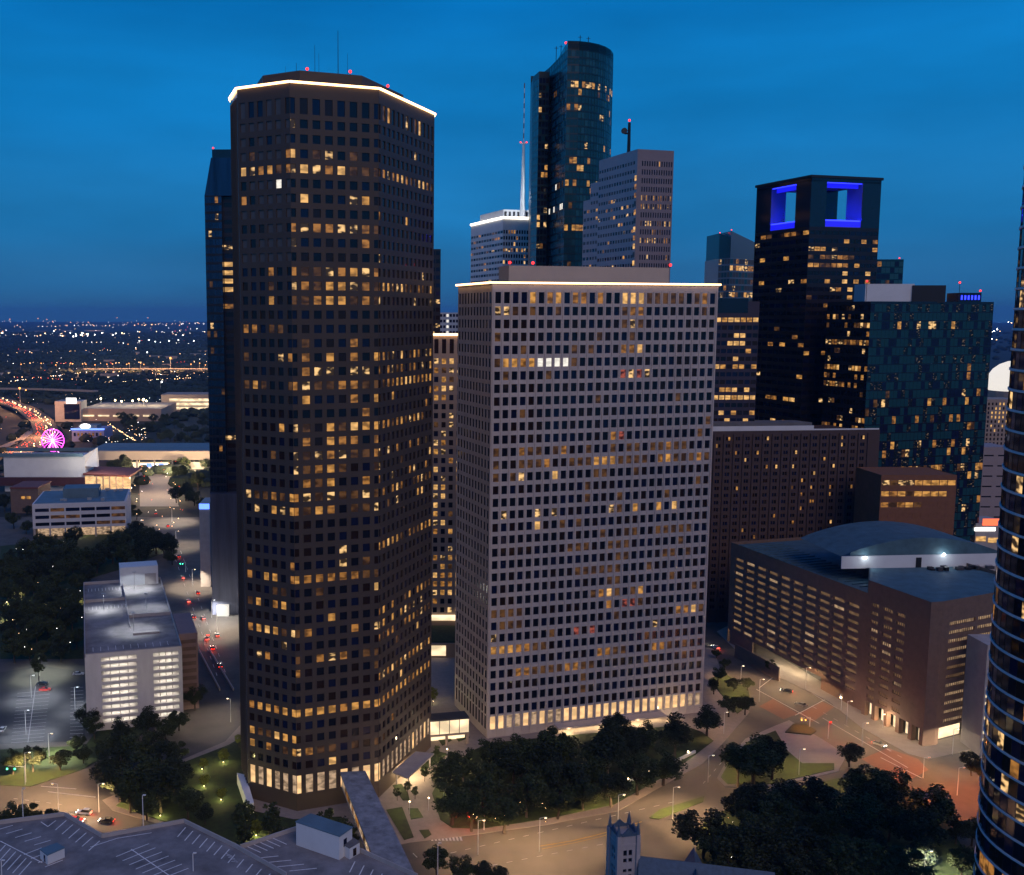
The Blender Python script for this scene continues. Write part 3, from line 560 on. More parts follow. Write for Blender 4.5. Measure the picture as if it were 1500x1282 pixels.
g = G(); g.prism([uv(.6, .6), uv(wU-.6, .6), uv(wU-.6, wV-.6), uv(.6, wV-.6)], zo1+.2, HK-.4); t.part('soffit', g, M('blue_grey_soffit', (.4, .4, .5), .5, 0))
g = G(); cs = [uv(0, 0), uv(wU, 0), uv(wU, wV), uv(0, wV)]
for i in range(4): g.seg(cs[i], cs[(i+1) % 4], .5, zo1+.1, HK-.42, out=-.25)
t.part('fascia', g, 'navy')
sof = M('dark_cladding', (.16, .16, .2), .5, .05, .2)
g = G()
for a, b in ((uv(wU*.22+.1, .3), uv(wU*.22+.1, wV*pier)), (uv(wU*.74-.1, wV*pier), uv(wU*.74-.1, .3)), (uv(.3, wV*pier+.1), uv(wU*.22, wV*pier+.1)), (uv(.3, wV*.72-.1), uv(wU*.22, wV*.72-.1))): g.seg(a, b, .16, zo0+.1, zo1+.1)
g.prism([uv(wU*.22, .5), uv(wU*.74, .5), uv(wU*.74, 5.), uv(wU*.22, 5.)], zo0+.05, zo0+3.2); g.prism([uv(.5, wV*pier+.3), uv(4., wV*pier+.3), uv(4., wV*.72-.3), uv(.5, wV*.72-.3)], zo0+.05, zo0+3.2)
t.part('opening_lining', g, sof)
for a, b in ((uv(wU*.22+.1, .46), uv(wU*.74-.1, .46)), (uv(.46, wV*.72-.1), uv(.46, wV*pier+.1))):
    g = G(); g.seg(a, b, .08, zo0+.3, zo0+3.1); t.part('sill_panel', g, 'bsill'); g = G(); g.seg(a, b, .08, zo1-2.4, zo1+.1, out=-3.); t.part('top_panel', g, 'bsill')  # LED wash on sill and soffit painted as glowing blue panels
for a, b in ((uv(wU*.22+.4, .8), uv(wU*.74-.4, .8)), (uv(.8, wV*.72-.4), uv(.8, wV*pier+.4))):
    g = G(); g.seg(a, b, .5, zo0+3.22, zo0+3.9); t.part('blue_light', g, 'bled'); g = G(); g.seg(a, b, .4, zo1-.35, zo1+.0); t.part('blue_light', g, 'bled')
for p in (uv(wU*.48, 2.2), uv(2.2, wV*.5), uv(wU*.48, 12.)):
    t.lamp((*p, zo0+5.5), 6500, (.008, .012, 1.), 1.0)
# wedge-topped glass tower
t = Thing('wedge_tower', 'pale blue glass tower with slanted wedge top behind the pale slab tower', 'skyscraper', (221, 650))
x0, x1, x2 = XY(1054, 662, 200), XY(1071, 650, 200), XY(1110, 668, 200); f = Facade(t)
f.face((x0, 662), (x1, 650), 0, 186, cols(dist((x0, 662), (x1, 650)), 4, .92), rows(4, 186, 44, .75), rowlit(lambda r: R.choice((.02, .05, .2)), .8, ('d3', 'tg')), .1)
f.face((x1, 650), (x2, 668), 0, 186, cols(dist((x1, 650), (x2, 668)), 9, .94), rows(4, 186, 44, .75), rowlit(lambda r: R.choice((.02, .05, .1, .7)), .8, ('d3', 'd3', 'tg')), .1)
f.blank((x2, 668), (x2, 690), 0, 186); f.blank((x2, 690), (x0, 690), 0, 186); f.blank((x0, 690), (x0, 662), 0, 186)
f.done([M('pale_blue_cladding', (.15, .20, .25), .3, .1, .1, spec=.6)], roof=([(x0, 662), (x1, 650), (x2, 668), (x2, 690), (x0, 690)], 186))
g = G(); zt = 201.5
g.v = [(x1, 650, 186), (x2, 668, 186), (x2, 690, 186), (x1, 690, 186), (x1, 650, zt+1), (x2, 668, 196), (x2, 690, 196), (x1, 690, zt+1)]
g.f = [(0, 1, 5, 4), (1, 2, 6, 5), (2, 3, 7, 6), (3, 0, 4, 7), (4, 5, 6, 7)]; g.m = [0]*5; t.part('wedge_crown', g, W('crown_glass', (.10, .16, .20), rough=.12))
g = G(); g.v = [(x0, 662, 186), (x1-.2, 650, 186), (x1-.2, 688, 186), (x0, 688, 186), (x0, 662, zt+.5), (x1-.2, 650, zt-3), (x1-.2, 688, zt-3), (x0, 688, zt+.5)]
g.f = [(0, 1, 5, 4), (1, 2, 6, 5), (2, 3, 7, 6), (3, 0, 4, 7), (4, 5, 6, 7)]; g.m = [0]*5; t.part('dark_crown', g, 'navy')
beacon(t, (x0+.5, 663, zt), .5, .4); beacon(t, (x1+.8, 652, zt+1), .5, .4)
# banded office with lit strips
t = Thing('office_building', 'dark office block with wide lit window strips between pale slab and black tower', 'building', (170, 500))
x0, x1 = XY(1030, 505, 150), XY(1112, 505, 150); f = Facade(t)
hot = {38: 1., 36: .3, 34: .4, 32: .6, 29: .9, 28: .9, 26: .4, 25: .2, 23: .9, 22: 1, 21: 1, 20: 1, 19: 1, 35: .2}
def strips(L, n, gap): p = L/n; return [(i*p+gap/2, (i+1)*p-gap/2) for i in range(n)]
f.face((x0, 505), (x1, 505), 0, 157, strips(dist((x0, 505), (x1, 505)), 9, .5), rows(2, 150, 39, .55), lambda r, c: ('w3' if R.random() < .45 else 'w2') if R.random() < hot.get(r, .06) else R.choice(('d1', 'd2', 'd0')), .2)
for a, b in (((x1, 505), (x1, 535)), ((x1, 535), (x0, 535)), ((x0, 535), (x0, 505))): f.blank(a, b, 0, 157)
f.done([M('violet_dark_spandrel', (.035, .028, .05), .5, .1, .1)], roof=([(x0, 505), (x1, 505), (x1, 535), (x0, 535)], 157)); g = G(); g.box(x0-.2, XY(1096, 505, 157), 504.8, 530, 151.5, 158.5); t.part('crown', g, 'navy')
# wide dark glass block
Lp, Cc, Rp, Bp = corner(1212, 1276, 1456, 500, 157)
t = Thing('glass_block', 'wide dark blue mirrored glass block with rooftop plant boxes behind the brown hotel', 'building', Cc)
f = Facade(t)
hl = {34: .5, 33: .6, 31: 1., 28: .5, 26: .7, 22: .6, 21: .5, 20: .4, 18: .7, 17: .6, 16: .5, 14: .4, 12: .5}
f.face(Lp, Cc, 0, 157, cols(dist(Lp, Cc), 14, .9), rows(4, 156, 36, .58), rowlit(lambda r: hl.get(r, .1), .35, ('d2', 'd0')), .15, mi=1)
hr = {19: .3, 16: .4, 33: .25, 28: .1, 25: .15, 24: .3, 22: .2, 21: .15, 18: .2, 15: .5, 14: .3, 12: .3, 11: .6, 10: .3}  # low rows lit more, standing in for a bright reflection
f.face(Cc, Rp, 0, 157, cols(dist(Cc, Rp), 32, .95), rows(4, 156, 36, .86), lambda r, c: ('dots' if R.random() < (.35 if r < 20 else .15) else R.choice(('tgd', 'tgd', 'tgd', 'd1'))) if R.random() > hr.get(r, .02)*.6 else R.choice(('w1', 'w2', 'w0', 'spot')), .05)  # dots: reflected city lights painted into the panes as emission
f.blank(Rp, Bp, 0, 157); f.blank(Bp, Lp, 0, 157); f.done(['navy', 'darkspan'], roof=([Lp, Cc, Rp, Bp], 156.5))
def roofbox(t, px0, px1, yt, Y, z0, m, dep=12, nm='plant_box'):
    X0, Z = PZ(px0, yt, Y); X1, _ = PZ(px1, yt, Y); g = G(); g.box(X0, X1, Y, Y+dep, z0, Z); return t.part(nm, g, m)
roofbox(t, 1268, 1340, 416, 512, 156.5, 'bluewhite'); roofbox(t, 1338, 1386, 418, 511, 156.5, 'black')
roofbox(t, 1406, 1438, 429, 530, 156.5, 'navy')
for i in range(6): X, Z = PZ(1409+i*5, 436, 529.8); g = G(); g.box(X-.35, X+.35, 529.7, 529.95, Z-1.1, Z+1.1); t.part('blue_light', g, 'bled')
for px, py, Y in ((1270, 413, 512), (1406, 415, 530), (1436, 427, 530)): X, Z = PZ(px, py, Y); beacon(t, (X, Y, 157), Z-157, .55)
# small far glass tower
t = Thing('office_tower', 'small teal glass tower with a red roof beacon behind the black open-top tower', 'skyscraper', (330, 700)); f = Facade(t)
x0, x1 = XY(1270, 700, 165), XY(1321, 700, 165); Ht = PZ(1300, 380, 700)[1]
f.face((x0, 700), (x1, 700), 0, Ht, cols(x1-x0, 8, .92), rows(4, Ht-1, 44, .8), rowlit(lambda r: R.choice((.02, .05, .4)), .5, ('tg', 'd1')), .1)
for a, b in (((x1, 700), (x1, 730)), ((x1, 730), (x0, 730)), ((x0, 730), (x0, 700))): f.blank(a, b, 0, Ht)
f.done(['teal'], roof=([(x0, 700), (x1, 700), (x1, 730), (x0, 730)], Ht-.2)); beacon(t, (x1-2, 702, Ht), .6, .5)
# hotel slab
Yh = 492.; x0, x1 = XY(1030, Yh, 100), XY(1290, Yh+8, 100); a, b = (x0, Yh), (x1, Yh+8); HH = PZ(1150, 632, Yh)[1]
t = Thing('hotel_block', 'dark brown brick hotel slab with narrow paired windows behind the parking garage', 'building', ((x0+x1)/2, Yh))
f = Facade(t); L = dist(a, b); us = []
for i in range(17): c0 = 1.2+i*(L-7)/17; us += [(c0+.7, c0+1.75), (c0+2.0, c0+3.05)]
f.face(a, b, 0, HH, us, rows(6, HH-2, 25, .5), lambda r, c: R.choices(('w2', 'w1', 'w3', 'd0', 'd1', 'd2'), (.9, 1.1, .4, 14, 12, 10))[0], .3)
b2, a2_ = (b[0]-6, b[1]+22), (a[0]-6, a[1]+22); f.blank(b, b2, 0, HH); f.blank(b2, a2_, 0, HH); f.blank(a2_, a, 0, HH)
f.done(['hotel'], roof=([a, b, b2, a2_], HH-.3))
g = G(); g.seg(a, (XY(1196, Yh+4, 105), Yh+5), .5, HH-.5, HH+2.2, out=-1.); g.seg((XY(1196, Yh+4, 105), Yh+5), b, .5, HH-.5, HH+.6, out=-1.); t.part('parapet', g, 'bluewhite')
for i in range(18):
    g = G(); dd = ((b[0]-a[0])/L, (b[1]-a[1])/L); c0 = 1.2+i*(L-7)/17; g.obox(along(along(a, dd, c0+.05), (dd[1], -dd[0]), .3), dd, 1.0, .6, 0, HH-1.6); t.part('pier', g, 'hotel')
q = [(x0+4, Yh+4), (XY(1192, Yh+6, 106), Yh+7), (XY(1180, Yh+6, 106), Yh+18), (x0+4, Yh+18)]; g = G(); g.prism(q, HH, HH+3.6); t.part('penthouse', g, 'roofgrey')
# orange brick podium
t = Thing('brick_block', 'orange brick low block with lit ribbon windows below the dark glass building', 'building', (225, 425))
Yk = 462.; x0, x1 = XY(1286, Yk, 50), XY(1396, Yk, 50); hk = PZ(1340, 696, Yk)[1]; f = Facade(t)
f.face((x0, Yk), (x1, Yk), 0, hk, cols((x1-x0), 9, .92, .3, .3), rows(6, hk-1, 14, .45), lambda r, c: (R.choice(('w1', 'w2', 'w0', 'spot')) if c < 5 and r not in (9, 10) else ('w2' if (r > 11 and R.random() < .6) else 'brick2')), .12)
for p, q_ in (((x1, Yk), (x1, Yk+25)), ((x1, Yk+25), (x0, Yk+25)), ((x0, Yk+25), (x0, Yk))): f.blank(p, q_, 0, hk)
f.done(['brick2'], roof=([(x0, Yk), (x1, Yk), (x1, Yk+25), (x0, Yk+25)], hk-.2))
# right-hand far things: domed hall, striped tower, blank-sided block, signed shop
t = Thing('domed_hall', 'white floodlit domed hall roof in the distance beside the round tower', 'building', (700, 1080)); Yd = 1000.
xc, zc = PZ(1488, 560, Yd); g = G(); g.ball((xc, Yd, zc), 25, 0, 20, 10, .85); t.part('dome', g, E('membrane_with_painted_floodlight', (1., .93, .85), .9, False), smooth=True); g = G(); g.tube((xc, Yd, 0), (xc, Yd, zc-8), 24, k=20); t.part('drum', g, 'tan')  # floodlight on the dome is put into its emission
for k in range(3): g = G(); g.tube((xc, Yd, zc-22+k*4-6), (xc, Yd, zc-20+k*4-6), 24.3, k=20); t.part('window_band', g, 'walk')
t = Thing('striped_tower', 'beige tower with vertical ribs and lit upper windows beside the round tower', 'building', (520, 850)); Yt = 820.
x0, x1 = XY(1446, Yt, 80), XY(1490, Yt, 80); hk = PZ(1460, 585, Yt)[1]; f = Facade(t)
f.face((x0, Yt), (x1, Yt), 0, hk, cols(x1-x0, 8, .45), rows(4, hk-2, 22, .6), lambda r, c: 'w3' if r > 14 and R.random() < .5 else 'd2', .4); f.blank((x0, Yt+20), (x0, Yt), 0, hk); f.done(['tan'], roof=([(x0, Yt), (x1, Yt), (x1, Yt+20), (x0, Yt+20)], hk))
t = Thing('slab_block', 'pale blank-sided block with thin slot windows beside the round tower', 'building', (390, 640)); Yt = 600.
x0, x1 = XY(1437, Yt, 60), XY(1478, Yt, 60); hk = PZ(1455, 655, Yt)[1]; f = Facade(t)
f.face((x0, Yt), (x1, Yt), 0, hk, cols(x1-x0, 2, .7), rows(4, hk-2, 11, .14), lambda r, c: 'd0', .3); f.blank((x0, Yt+20), (x0, Yt), 0, hk); f.done([M('grey_pink_render', (.30, .25, .26), .8, .06, .2)], roof=([(x0, Yt), (x1, Yt), (x1, Yt+20), (x0, Yt+20)], hk))
t = Thing('shop_block', 'low shop building with glowing red sign strip and white canopy light', 'building', (330, 520)); Yt = 520.
x0, x1 = XY(1425, Yt, 20), XY(1475, Yt, 20); g = G(); g.box(x0, x1, Yt, Yt+20, 0, 44); t.part('wall', g, 'conc')
for (pa, pb, ya, yb, m, n) in ((1440, 1466, 760, 770, 'signr', 'sign'), (1428, 1458, 773, 778, 'lampw', 'canopy_light'), (1430, 1444, 786, 793, 'w3', 'window'), (1448, 1464, 788, 795, 'w3', 'window')):
    X0, Z1 = PZ(pa, ya, Yt-.3); X1, Z0 = PZ(pb, yb, Yt-.3); g = G(); g.box(X0, X1, Yt-.3, Yt-.1, Z0, Z1); t.part(n, g, m if n != 'canopy_light' else 'signw')
# far slivers behind the dark tower
t = Thing('dark_tower', 'thin dark tower edge showing between the dark brown tower and the slim tan tower', 'skyscraper', (40, 620)); Yt = 600.
x0, x1 = XY(600, Yt, 150), XY(645, Yt, 150); hk = PZ(640, 365, Yt)[1]; f = Facade(t)
f.face((x0, Yt), (x1, Yt), 0, hk, cols(x1-x0, 6, .8), rows(4, hk, 40, .5), lambda r, c: litmix(.1), .1); f.blank((x1, Yt), (x1, Yt+20), 0, hk); f.done(['darkspan'], roof=([(x0, Yt), (x1, Yt), (x1, Yt+20), (x0, Yt+20)], hk))
t = Thing('office_block', 'pale far block with a column of small lights above the slim tan tower', 'building', (60, 760)); Yt = 760.
x0, x1 = XY(644, Yt, 150), XY(672, Yt, 150); hk = PZ(655, 458, Yt)[1]; f = Facade(t)
f.face((x0, Yt), (x1, Yt), 0, hk, cols(x1-x0, 6, .7), rows(4, hk, 36, .5), lambda r, c: 'w4' if c == 2 and R.random() < .8 else 'd1', .1); f.done(['bluewhite'], roof=([(x0, Yt), (x1, Yt), (x1, Yt+20), (x0, Yt+20)], hk))
# glass tower with chamfered top, behind the dark tower's left
t = Thing('chamfered_tower', 'slim mirrored glass tower with chamfered top behind the left side of the dark tower', 'skyscraper', (-78, 520)); Yt = 510.
xa = XY(303, Yt, 150); xb = XY(328, Yt, 150); xc = XY(352, Yt, 150); xtop = XY(309, Yt, 225); f = Facade(t)
refl = M('mirror_glass', (.045, .065, .10), .10, .5, .3, metal=.85, stretch=(1, 1, .05))
MT['mir'] = refl
f.face((xa, Yt), (xb, Yt-1), 62, 208, cols(dist((xa, Yt), (xb, Yt)), 5, .94), rows(62, 208, 36, .72), lambda r, c: 'mir' if R.random() > .05 else R.choice(('w0', 'w1', 'spot')), .12, mi=1)
f.face((xb, Yt+3), (xc+8, Yt+3), 30, 212, strips(xc+8-xb, 3, .4), rows(30, 210, 44, .55), lambda r, c: ('w3' if r in (32, 33, 34, 35) else litmix(.14, .7)), .2, mi=1)
f.blank((xb, Yt-1), (xb, Yt+3), 30, 208); f.blank((xa, Yt+30), (xa, Yt), 30, 208)
f.done(['navy', 'darkspan'])
g = G(); g.v = [(xa, Yt, 208), (xb+12, Yt, 208), (xb+12, Yt+30, 208), (xa, Yt+30, 208), (xtop, Yt, 226), (xb+12, Yt, 226), (xb+12, Yt+30, 226), (xtop, Yt+30, 226)]
g.f = [(0, 1, 5, 4), (1, 2, 6, 5), (2, 3, 7, 6), (3, 0, 4, 7), (4, 5, 6, 7)]; g.m = [0]*5; t.part('chamfer', g, refl)
g = G(); g.box(xtop+.5, xb+12, Yt+.5, Yt+20, 226, 230); t.part('crown', g, 'navy'); beacon(t, (xtop+1, Yt+1, 230), .4, .5)
x0, x1 = XY(309, 506, 40), XY(356, 506, 40)
t.part('base_wall', (lambda g: (g.box(x0, x1, 506, 540, 0, 62), g)[1])(G()), M('grey_blue_cladding', (.045, .05, .075), .65, .5, .3, stretch=(1, 1, .06), spec=.2))
g = G(); X0, X1 = XY(316, 500, 6), XY(333, 500, 6); g.box(X0, X1, 503, 505.8, 0., 5.5); t.part('lit_entrance', g, E('painted_entrance_glow', (1., .93, .82), .75)); t.lamp(((X0+X1)/2, 489, 7), 9000, (1, .93, .82), 1.)  # glow at the entrance is painted on as an emissive box
g = G(); X0, X1 = XY(292, 560, 40), XY(307, 560, 40); g.box(X0, X1, 560, 580, 0, 47); ann = t.part('annex', g, 'conc'); g = G(); g.box(X0, X1, 559.6, 559.9, 44, 47); t.part('blue_light', g, 'signb', ann)
# ------------------------------------------------------------------ brown parking garage on the right
K0, K1 = (189.3, 345.5), (160., 463.); dK = ((K1[0]-K0[0])/dist(K0, K1), (K1[1]-K0[1])/dist(K0, K1)); nK = (dK[1], -dK[0])
Km = along(K0, dK, 31.); Kc = along(K0, (.97, .24), 5.); Kr = along(Kc, (.905, .425), 54); Kl = K1
t = Thing('parking_garage', 'brown brick multi-storey garage with slotted decks and a blue vaulted rooftop hall', 'garage', K0)
f = Facade(t); H1, H2 = 52., 47.
MT['slot'] = W('garage_slot', (.05, .035, .028), (1., .56, .26), .19, .45, .35, rough=.8, cut=(.35, .7)); MT['slot2'] = W('brighter_garage_slot', (.05, .035, .028), (1., .64, .35), .5, .35, .5, rough=.8, cut=(.3, .7))
zsl = rows(6.5, 45, 12, .42); L1 = dist(K0, Km)
# walls are listed left to right as the camera sees them
u1 = [(2.0+L1*.0, 0)]; 
def rev(us, L): return [(L-b, L-a) for a, b in us[::-1]]
f.face(Km, K0, 6.0, H1, [(2.2, 6.0), (8.4, 13.2), (15.2, 19.4)], zsl, lambda r, c: 'slot2' if R.random() < .12 else 'slot', .6)
Lw = dist(Kl, Km); n_ = 10
f.face(Kl, Km, 6.0, H2, [(4+i*(Lw-6)/n_, 4+(i+.74)*(Lw-6)/n_) for i in range(n_)], zsl[:11], lambda r, c: 'slot2' if R.random() < .08 else 'slot', .6)
f.blank(K0, Kc, 0, H1)
f.face(Kc, Kr, 6.0, H1, [(4.0, 17.5), (19.0, 32.5), (34., 47.5)], rows(6.5, 45, 12, .42), lambda r, c: 'slot2' if (r > 6 or R.random() < .2) else 'slot', .6)
far1, far2 = along(Kr, V, 55), along(Kl, U, 60); Kq = along(Km, (.43, .90), 55)
f.blank(Kr, far1, 0, H1); f.blank(far2, Kl, 0, H2); f.blank(far1, Kq, 0, H1)
f.g.poly([(*p, H1-1.4) for p in (Km, K0, Kc, Kr, far1, Kq)], 1); f.g.poly([(*p, H2-1.4) for p in (Kl, Km, Kq, far2)], 1)
f.blank(Kq, Km, H2-1.4, H1, 0)
f.g.poly([(*p, 6.0) for p in (Km, K0, Kc, Kr, far1, Kq)][::-1], 0); f.g.poly([(*p, 6.0) for p in (Kl, Km, Kq, far2)][::-1], 0)
f.done(['brick', 'rooft'])
g = G()
for i in range(22): p_ = along(Kl, dK, -6-i*4.); g.obox(along(along(p_, U, 13), V, 0), U, 22-i*.5, .5, H2-1.38, H2-1.0)
t.part('roof_rib', g, 'rooft', kind='stuff')
MT['slotrail'] = M('brick_slat', (.12, .075, .058), .85, .1, .5)
g = G()
for (a, b, us, hh) in ((Km, K0, [(2.2, 6.0), (8.4, 13.2), (15.2, 19.4)], 12), (Kc, Kr, [(4.0, 17.5), (19.0, 32.5), (34., 47.5)], 12)):
    L = dist(a, b); dd = ((b[0]-a[0])/L, (b[1]-a[1])/L)
    for (z0, z1) in zsl[:hh]:
        for p0_, p1_ in us:
            k = p0_+.6
            while k < p1_-.2: g.obox(along(a, dd, k), dd, .16, .2, z0, z1); k += 1.0
t.part('railing', g, 'slotrail', kind='stuff')
# ground floor: piers and lit shop bays
for a, b, n in ((Km, K0, 5), (Kc, Kr, 3)):
    L = dist(a, b); dd = ((b[0]-a[0])/L, (b[1]-a[1])/L); nn = (dd[1], -dd[0])
    for i in range(n+1):
        g = G(); c = along(a, dd, min(max(L*i/n, .9), L-.9)); g.obox(along(c, nn, -.9), dd, 1.8, 1.8, 0, 6.0); t.part('pier', g, 'brick')
    for i in range(n):
        g = G(); c = along(along(a, dd, L*(i+.5)/n), nn, -3.0); g.obox(c, dd, L/n-1.9, .2, .2, 5.6); t.part('shop_window', g, 'walk')
    t.lamp((*along(along(a, dd, L*.5), nn, 1.2), 4.8), 7000, (1, .70, .40), .6)
L = dist(Kl, Km); c = along(Km, dK, 25); 
g = G(); g.seg(along(along(Kl, dK, -20), nK, .0), along(Kl, dK, -2), .3, 0, 6.0); g.seg(along(Kl, dK, -52), along(Kl, dK, -20), .3, 0, 6.0, out=-9); g.seg(Km, along(Km, dK, 26), .3, 0, 6.0, out=2); t.part('base_wall', g, 'brick')
t.lamp((*along(along(Km, dK, 42), (dK[1], -dK[0]), 4), 5.0), 14000, (1, .80, .52), 1.0); t.lamp((*along(along(Km, dK, 52), (-dK[1], dK[0]), -2), 5.0), 11000, (1, .80, .52), 1.0)
g = G(); c = along(along(Km, dK, 46), (dK[1], -dK[0]), 5); g.obox(c, dK, 18, 1.2, 5.6, 5.9); t.part('driveway_light', g, 'warmceil')
# vaulted hall on the roof
va, vb = P(1242, 826, 54), P(1470, 816, 54); va = (va[0], va[1]+6); Lv = dist(va, vb); dv = ((vb[0]-va[0])/Lv, (vb[1]-va[1])/Lv); nv = (-dv[1], dv[0]); g = G(); nseg = 18
def vz(s): return 55.5+10.5*math.sin(pi*min(max(s, 0), 1))**.85*.66
for i in range(nseg):
    s0_, s1_ = i/nseg, (i+1)/nseg; p, q_ = along(va, dv, Lv*s0_), along(va, dv, Lv*s1_)
    g.poly([(*p, vz(s0_)), (*q_, vz(s1_)), (*along(q_, nv, 34), vz(s1_)), (*along(p, nv, 34), vz(s0_))])
    g.poly([(*p, 55.5), (*q_, 55.5), (*q_, vz(s1_)), (*p, vz(s0_))]) if i not in (0, nseg) else None
vt = t.part('vault_roof', g, 'rooft')
g = G(); g.seg(va, vb, .4, H1-1.4, 55.6, out=.3); t.part('hall_wall', g, 'bluewhite', vt)
g = G(); c = along(va, dv, Lv*.47); g.obox(along(c, nv, -.6), dv, 2.2, .3, H1-1.4, H1+2.6); t.part('door', g, 'black', vt)
for k, hgt in ((.14, 55.), (.62, 55.8)):
    c = along(along(va, dv, Lv*k), nv, -1.0); g = G(); g.ball((*c, hgt), .5, 0); t.part('floodlight', g, 'lampc', vt); t.lamp((*along(c, nv, -1.), hgt-.2), 420, (.80, .95, 1.), .3)
for i in range(16):
    c = along(along(va, dv, Lv*R.uniform(.45, .95)), nv, -R.uniform(2.5, 7)); g = G(); g.obox(c, dv, R.uniform(1, 3), R.uniform(.8, 1.6), H1-1.4, H1-1.4+R.uniform(.6, 1.6)); t.part('roof_unit', g, R.choice(('roofdark', 'conc', 'black')), vt)
# ------------------------------------------------------------------ round banded tower on the right
YR = 205.; xl = XY(1461, YR, 108); RR = 25.; cR = (xl+RR*1.02+5.3, YR+2)
t = Thing('round_tower', 'round dark glass tower ringed by thin white bands at the right edge', 'skyscraper', cR)
f = Facade(t); NS = 64; pts = [(cR[0]+RR*cos(2*pi*i/NS), cR[1]+RR*sin(2*pi*i/NS)) for i in range(NS)]; zr = [(4.2*i+.5, 4.2*i+4.0) for i in range(52)]
def rl(r, c_i):
    def k(rr, c):
        if rr == 7: return 'w2' if R.random() < .35 else 'w1' if R.random() < .6 else 'd0'
        return R.choices(('d0', 'd2', 'd1', 'spot', 'w0', 'w1'), (14, 9, 8, 1.1, .9, .35))[0]
    return k
for i in range(NS): f.face(pts[i], pts[(i+1) % NS], 0, 219, [(.03, dist(pts[0], pts[1])-.03)], zr, rl(0, i), .06)
f.done(['black'], roof=(pts, 218.5))
for i in range(52):
    z = 4.2*i; g = G(); g.prism([(cR[0]+(RR+.22)*cos(2*pi*j/NS), cR[1]+(RR+.22)*sin(2*pi*j/NS)) for j in range(NS)], z+.02, z+.48); t.part('band', g, 'ribbon')
# lit stair tower beside it
t = Thing('stair_tower', 'narrow white stair tower with nine lit openings beside the round glass tower', 'building', P(1438, 1105)); Y0 = P(1438, 1108)[1]
x0, x1 = XY(1441, Y0, 20), XY(1478, Y0, 20); f = Facade(t); hk = PZ(1440, 945, Y0)[1]
f.face((x0, Y0), (x1, Y0), 0, hk, [(.5, 3.0), (4., 6.6)], rows(2, hk*.64, 9, .45), lambda r, c: 'walk', .3); f.blank((x0, Y0+12), (x0, Y0), 0, hk); f.blank((x1, Y0), (x1, Y0+12), 0, hk); f.done(['conc'], roof=([(x0, Y0), (x1, Y0), (x1, Y0+12), (x0, Y0+12)], hk))
# ------------------------------------------------------------------ white garage on the left
Ga = (-107., 358.); Gb = along(Ga, U, 34.5); Gd = along(Ga, V, 105); Gc = along(Gb, V, 105); HG = 29.
t = Thing('parking_garage', 'white multi-storey garage with bright open decks and floodlit roof beside the park', 'garage', Ga)
f = Facade(t); zg = [(2.0+2.56*i+.85, 2.0+2.56*i+2.35) for i in range(10)]
MT['gback'] = M('pale_deck_wall', (.62, .58, .52), .9, .1, .4)
f.face(Ga, Gb, 0, HG, [(5.6, 18.2), (24.0, 33.2)], zg, lambda r, c: 'gback', 4.5); f.blank(Gb, Gc, 0, HG); f.blank(Gc, Gd, 0, HG); f.blank(Gd, Ga, 0, HG)
f.g.poly([(*p, HG-1.0) for p in (Ga, Gb, Gc, Gd)], 1)
f.done([M('white_concrete', (.58, .56, .55), .85, .12, .3, stretch=(1, 1, .3)), 'deck'])
for u0, u1 in ((5.6, 18.2), (24.0, 33.2)):
    for a, b in zg:
        g = G(); g.obox(along(along(Ga, U, (u0+u1)/2), V, 2.2), U, (u1-u0)*.8, .25, b-.12, b-.02); t.part('deck_light', g, 'ceil')
        for k in (1, 2, 3):
            g = G(); g.obox(along(along(Ga, U, u0+(u1-u0)*k/4), V, 1.2), U, .25, .4, a, b); t.part('post', g, 'gback')
def guv(u, v): return along(along(Ga, U, u), V, v)
g = G()
for a, b in ((guv(0, 0), guv(34.5, 0)), (guv(34.5, 0), guv(34.5, 105)), (guv(34.5, 105), guv(0, 105)), (guv(0, 105), guv(0, 0)), (guv(17.5, 30), guv(17.5, 105)), (guv(17.5, 46), guv(34.5, 46)), (guv(0, 74), guv(17.5, 74))): g.seg(a, b, .3, HG-1.0, HG+.25, out=-.16)
t.part('parapet', g, 'conc')
g = G()
for i in range(11):
    for v0 in (6, 62, 92): strip([guv(2+i*1.5 if v0 > 10 else 3+i*2.7, v0), guv(2+i*1.5 if v0 > 10 else 3+i*2.7, v0+5)], .14, HG-.98, g)
t.part('bay_line', g, 'paint')
g = G(); g.prism([guv(16, 98), guv(33, 98), guv(33, 108), guv(16, 108)], HG-1, HG+7.5); ph_ = t.part('stair_house', g, 'bluewhite'); g = G(); g.prism([guv(27, 97.5), guv(32, 97.5), guv(32, 98), guv(27, 98)], HG-1, HG+4); t.part('door', g, 'conc', ph_)
g = G(); g.prism([guv(18, 22), guv(28, 22), guv(28, 24), guv(18, 24)], HG-1, HG-.3); t.part('ramp_kerb', g, 'conc')
g = G(); an = [guv(34.6, 12), guv(41.5, 12), guv(41.5, 40), guv(34.6, 40)]; g.prism(an, 0, HG+1); ann = t.part('stair_annex', g, M('ribbed_annex', (.25, .17, .16), .8, .1, .2)); 
for i in range(9): g = G(); g.obox(guv(38, 11.85), U, 5.6, .25, 3+i*2.9, 4.4+i*2.9); t.part('fin', g, 'brick', ann)
for (u, v, hh, wt) in ((18.5, 28, 6, 20000), (22, 90, 7, 22000), (25, 56, 6, 14000), (8, 60, 6, 9000)):
    p = guv(u, v); g = G(); g.tube((*p, HG-1), (*p, HG+hh), .12); g.obox(p, U, 1.6, .5, HG+hh, HG+hh+.2, 0); t.part('roof_lamp', g, ['metal']); t.lamp((*p, HG+hh-.4), wt, (.90, .96, 1.), .4, spot=150)
p = guv(14, -9)
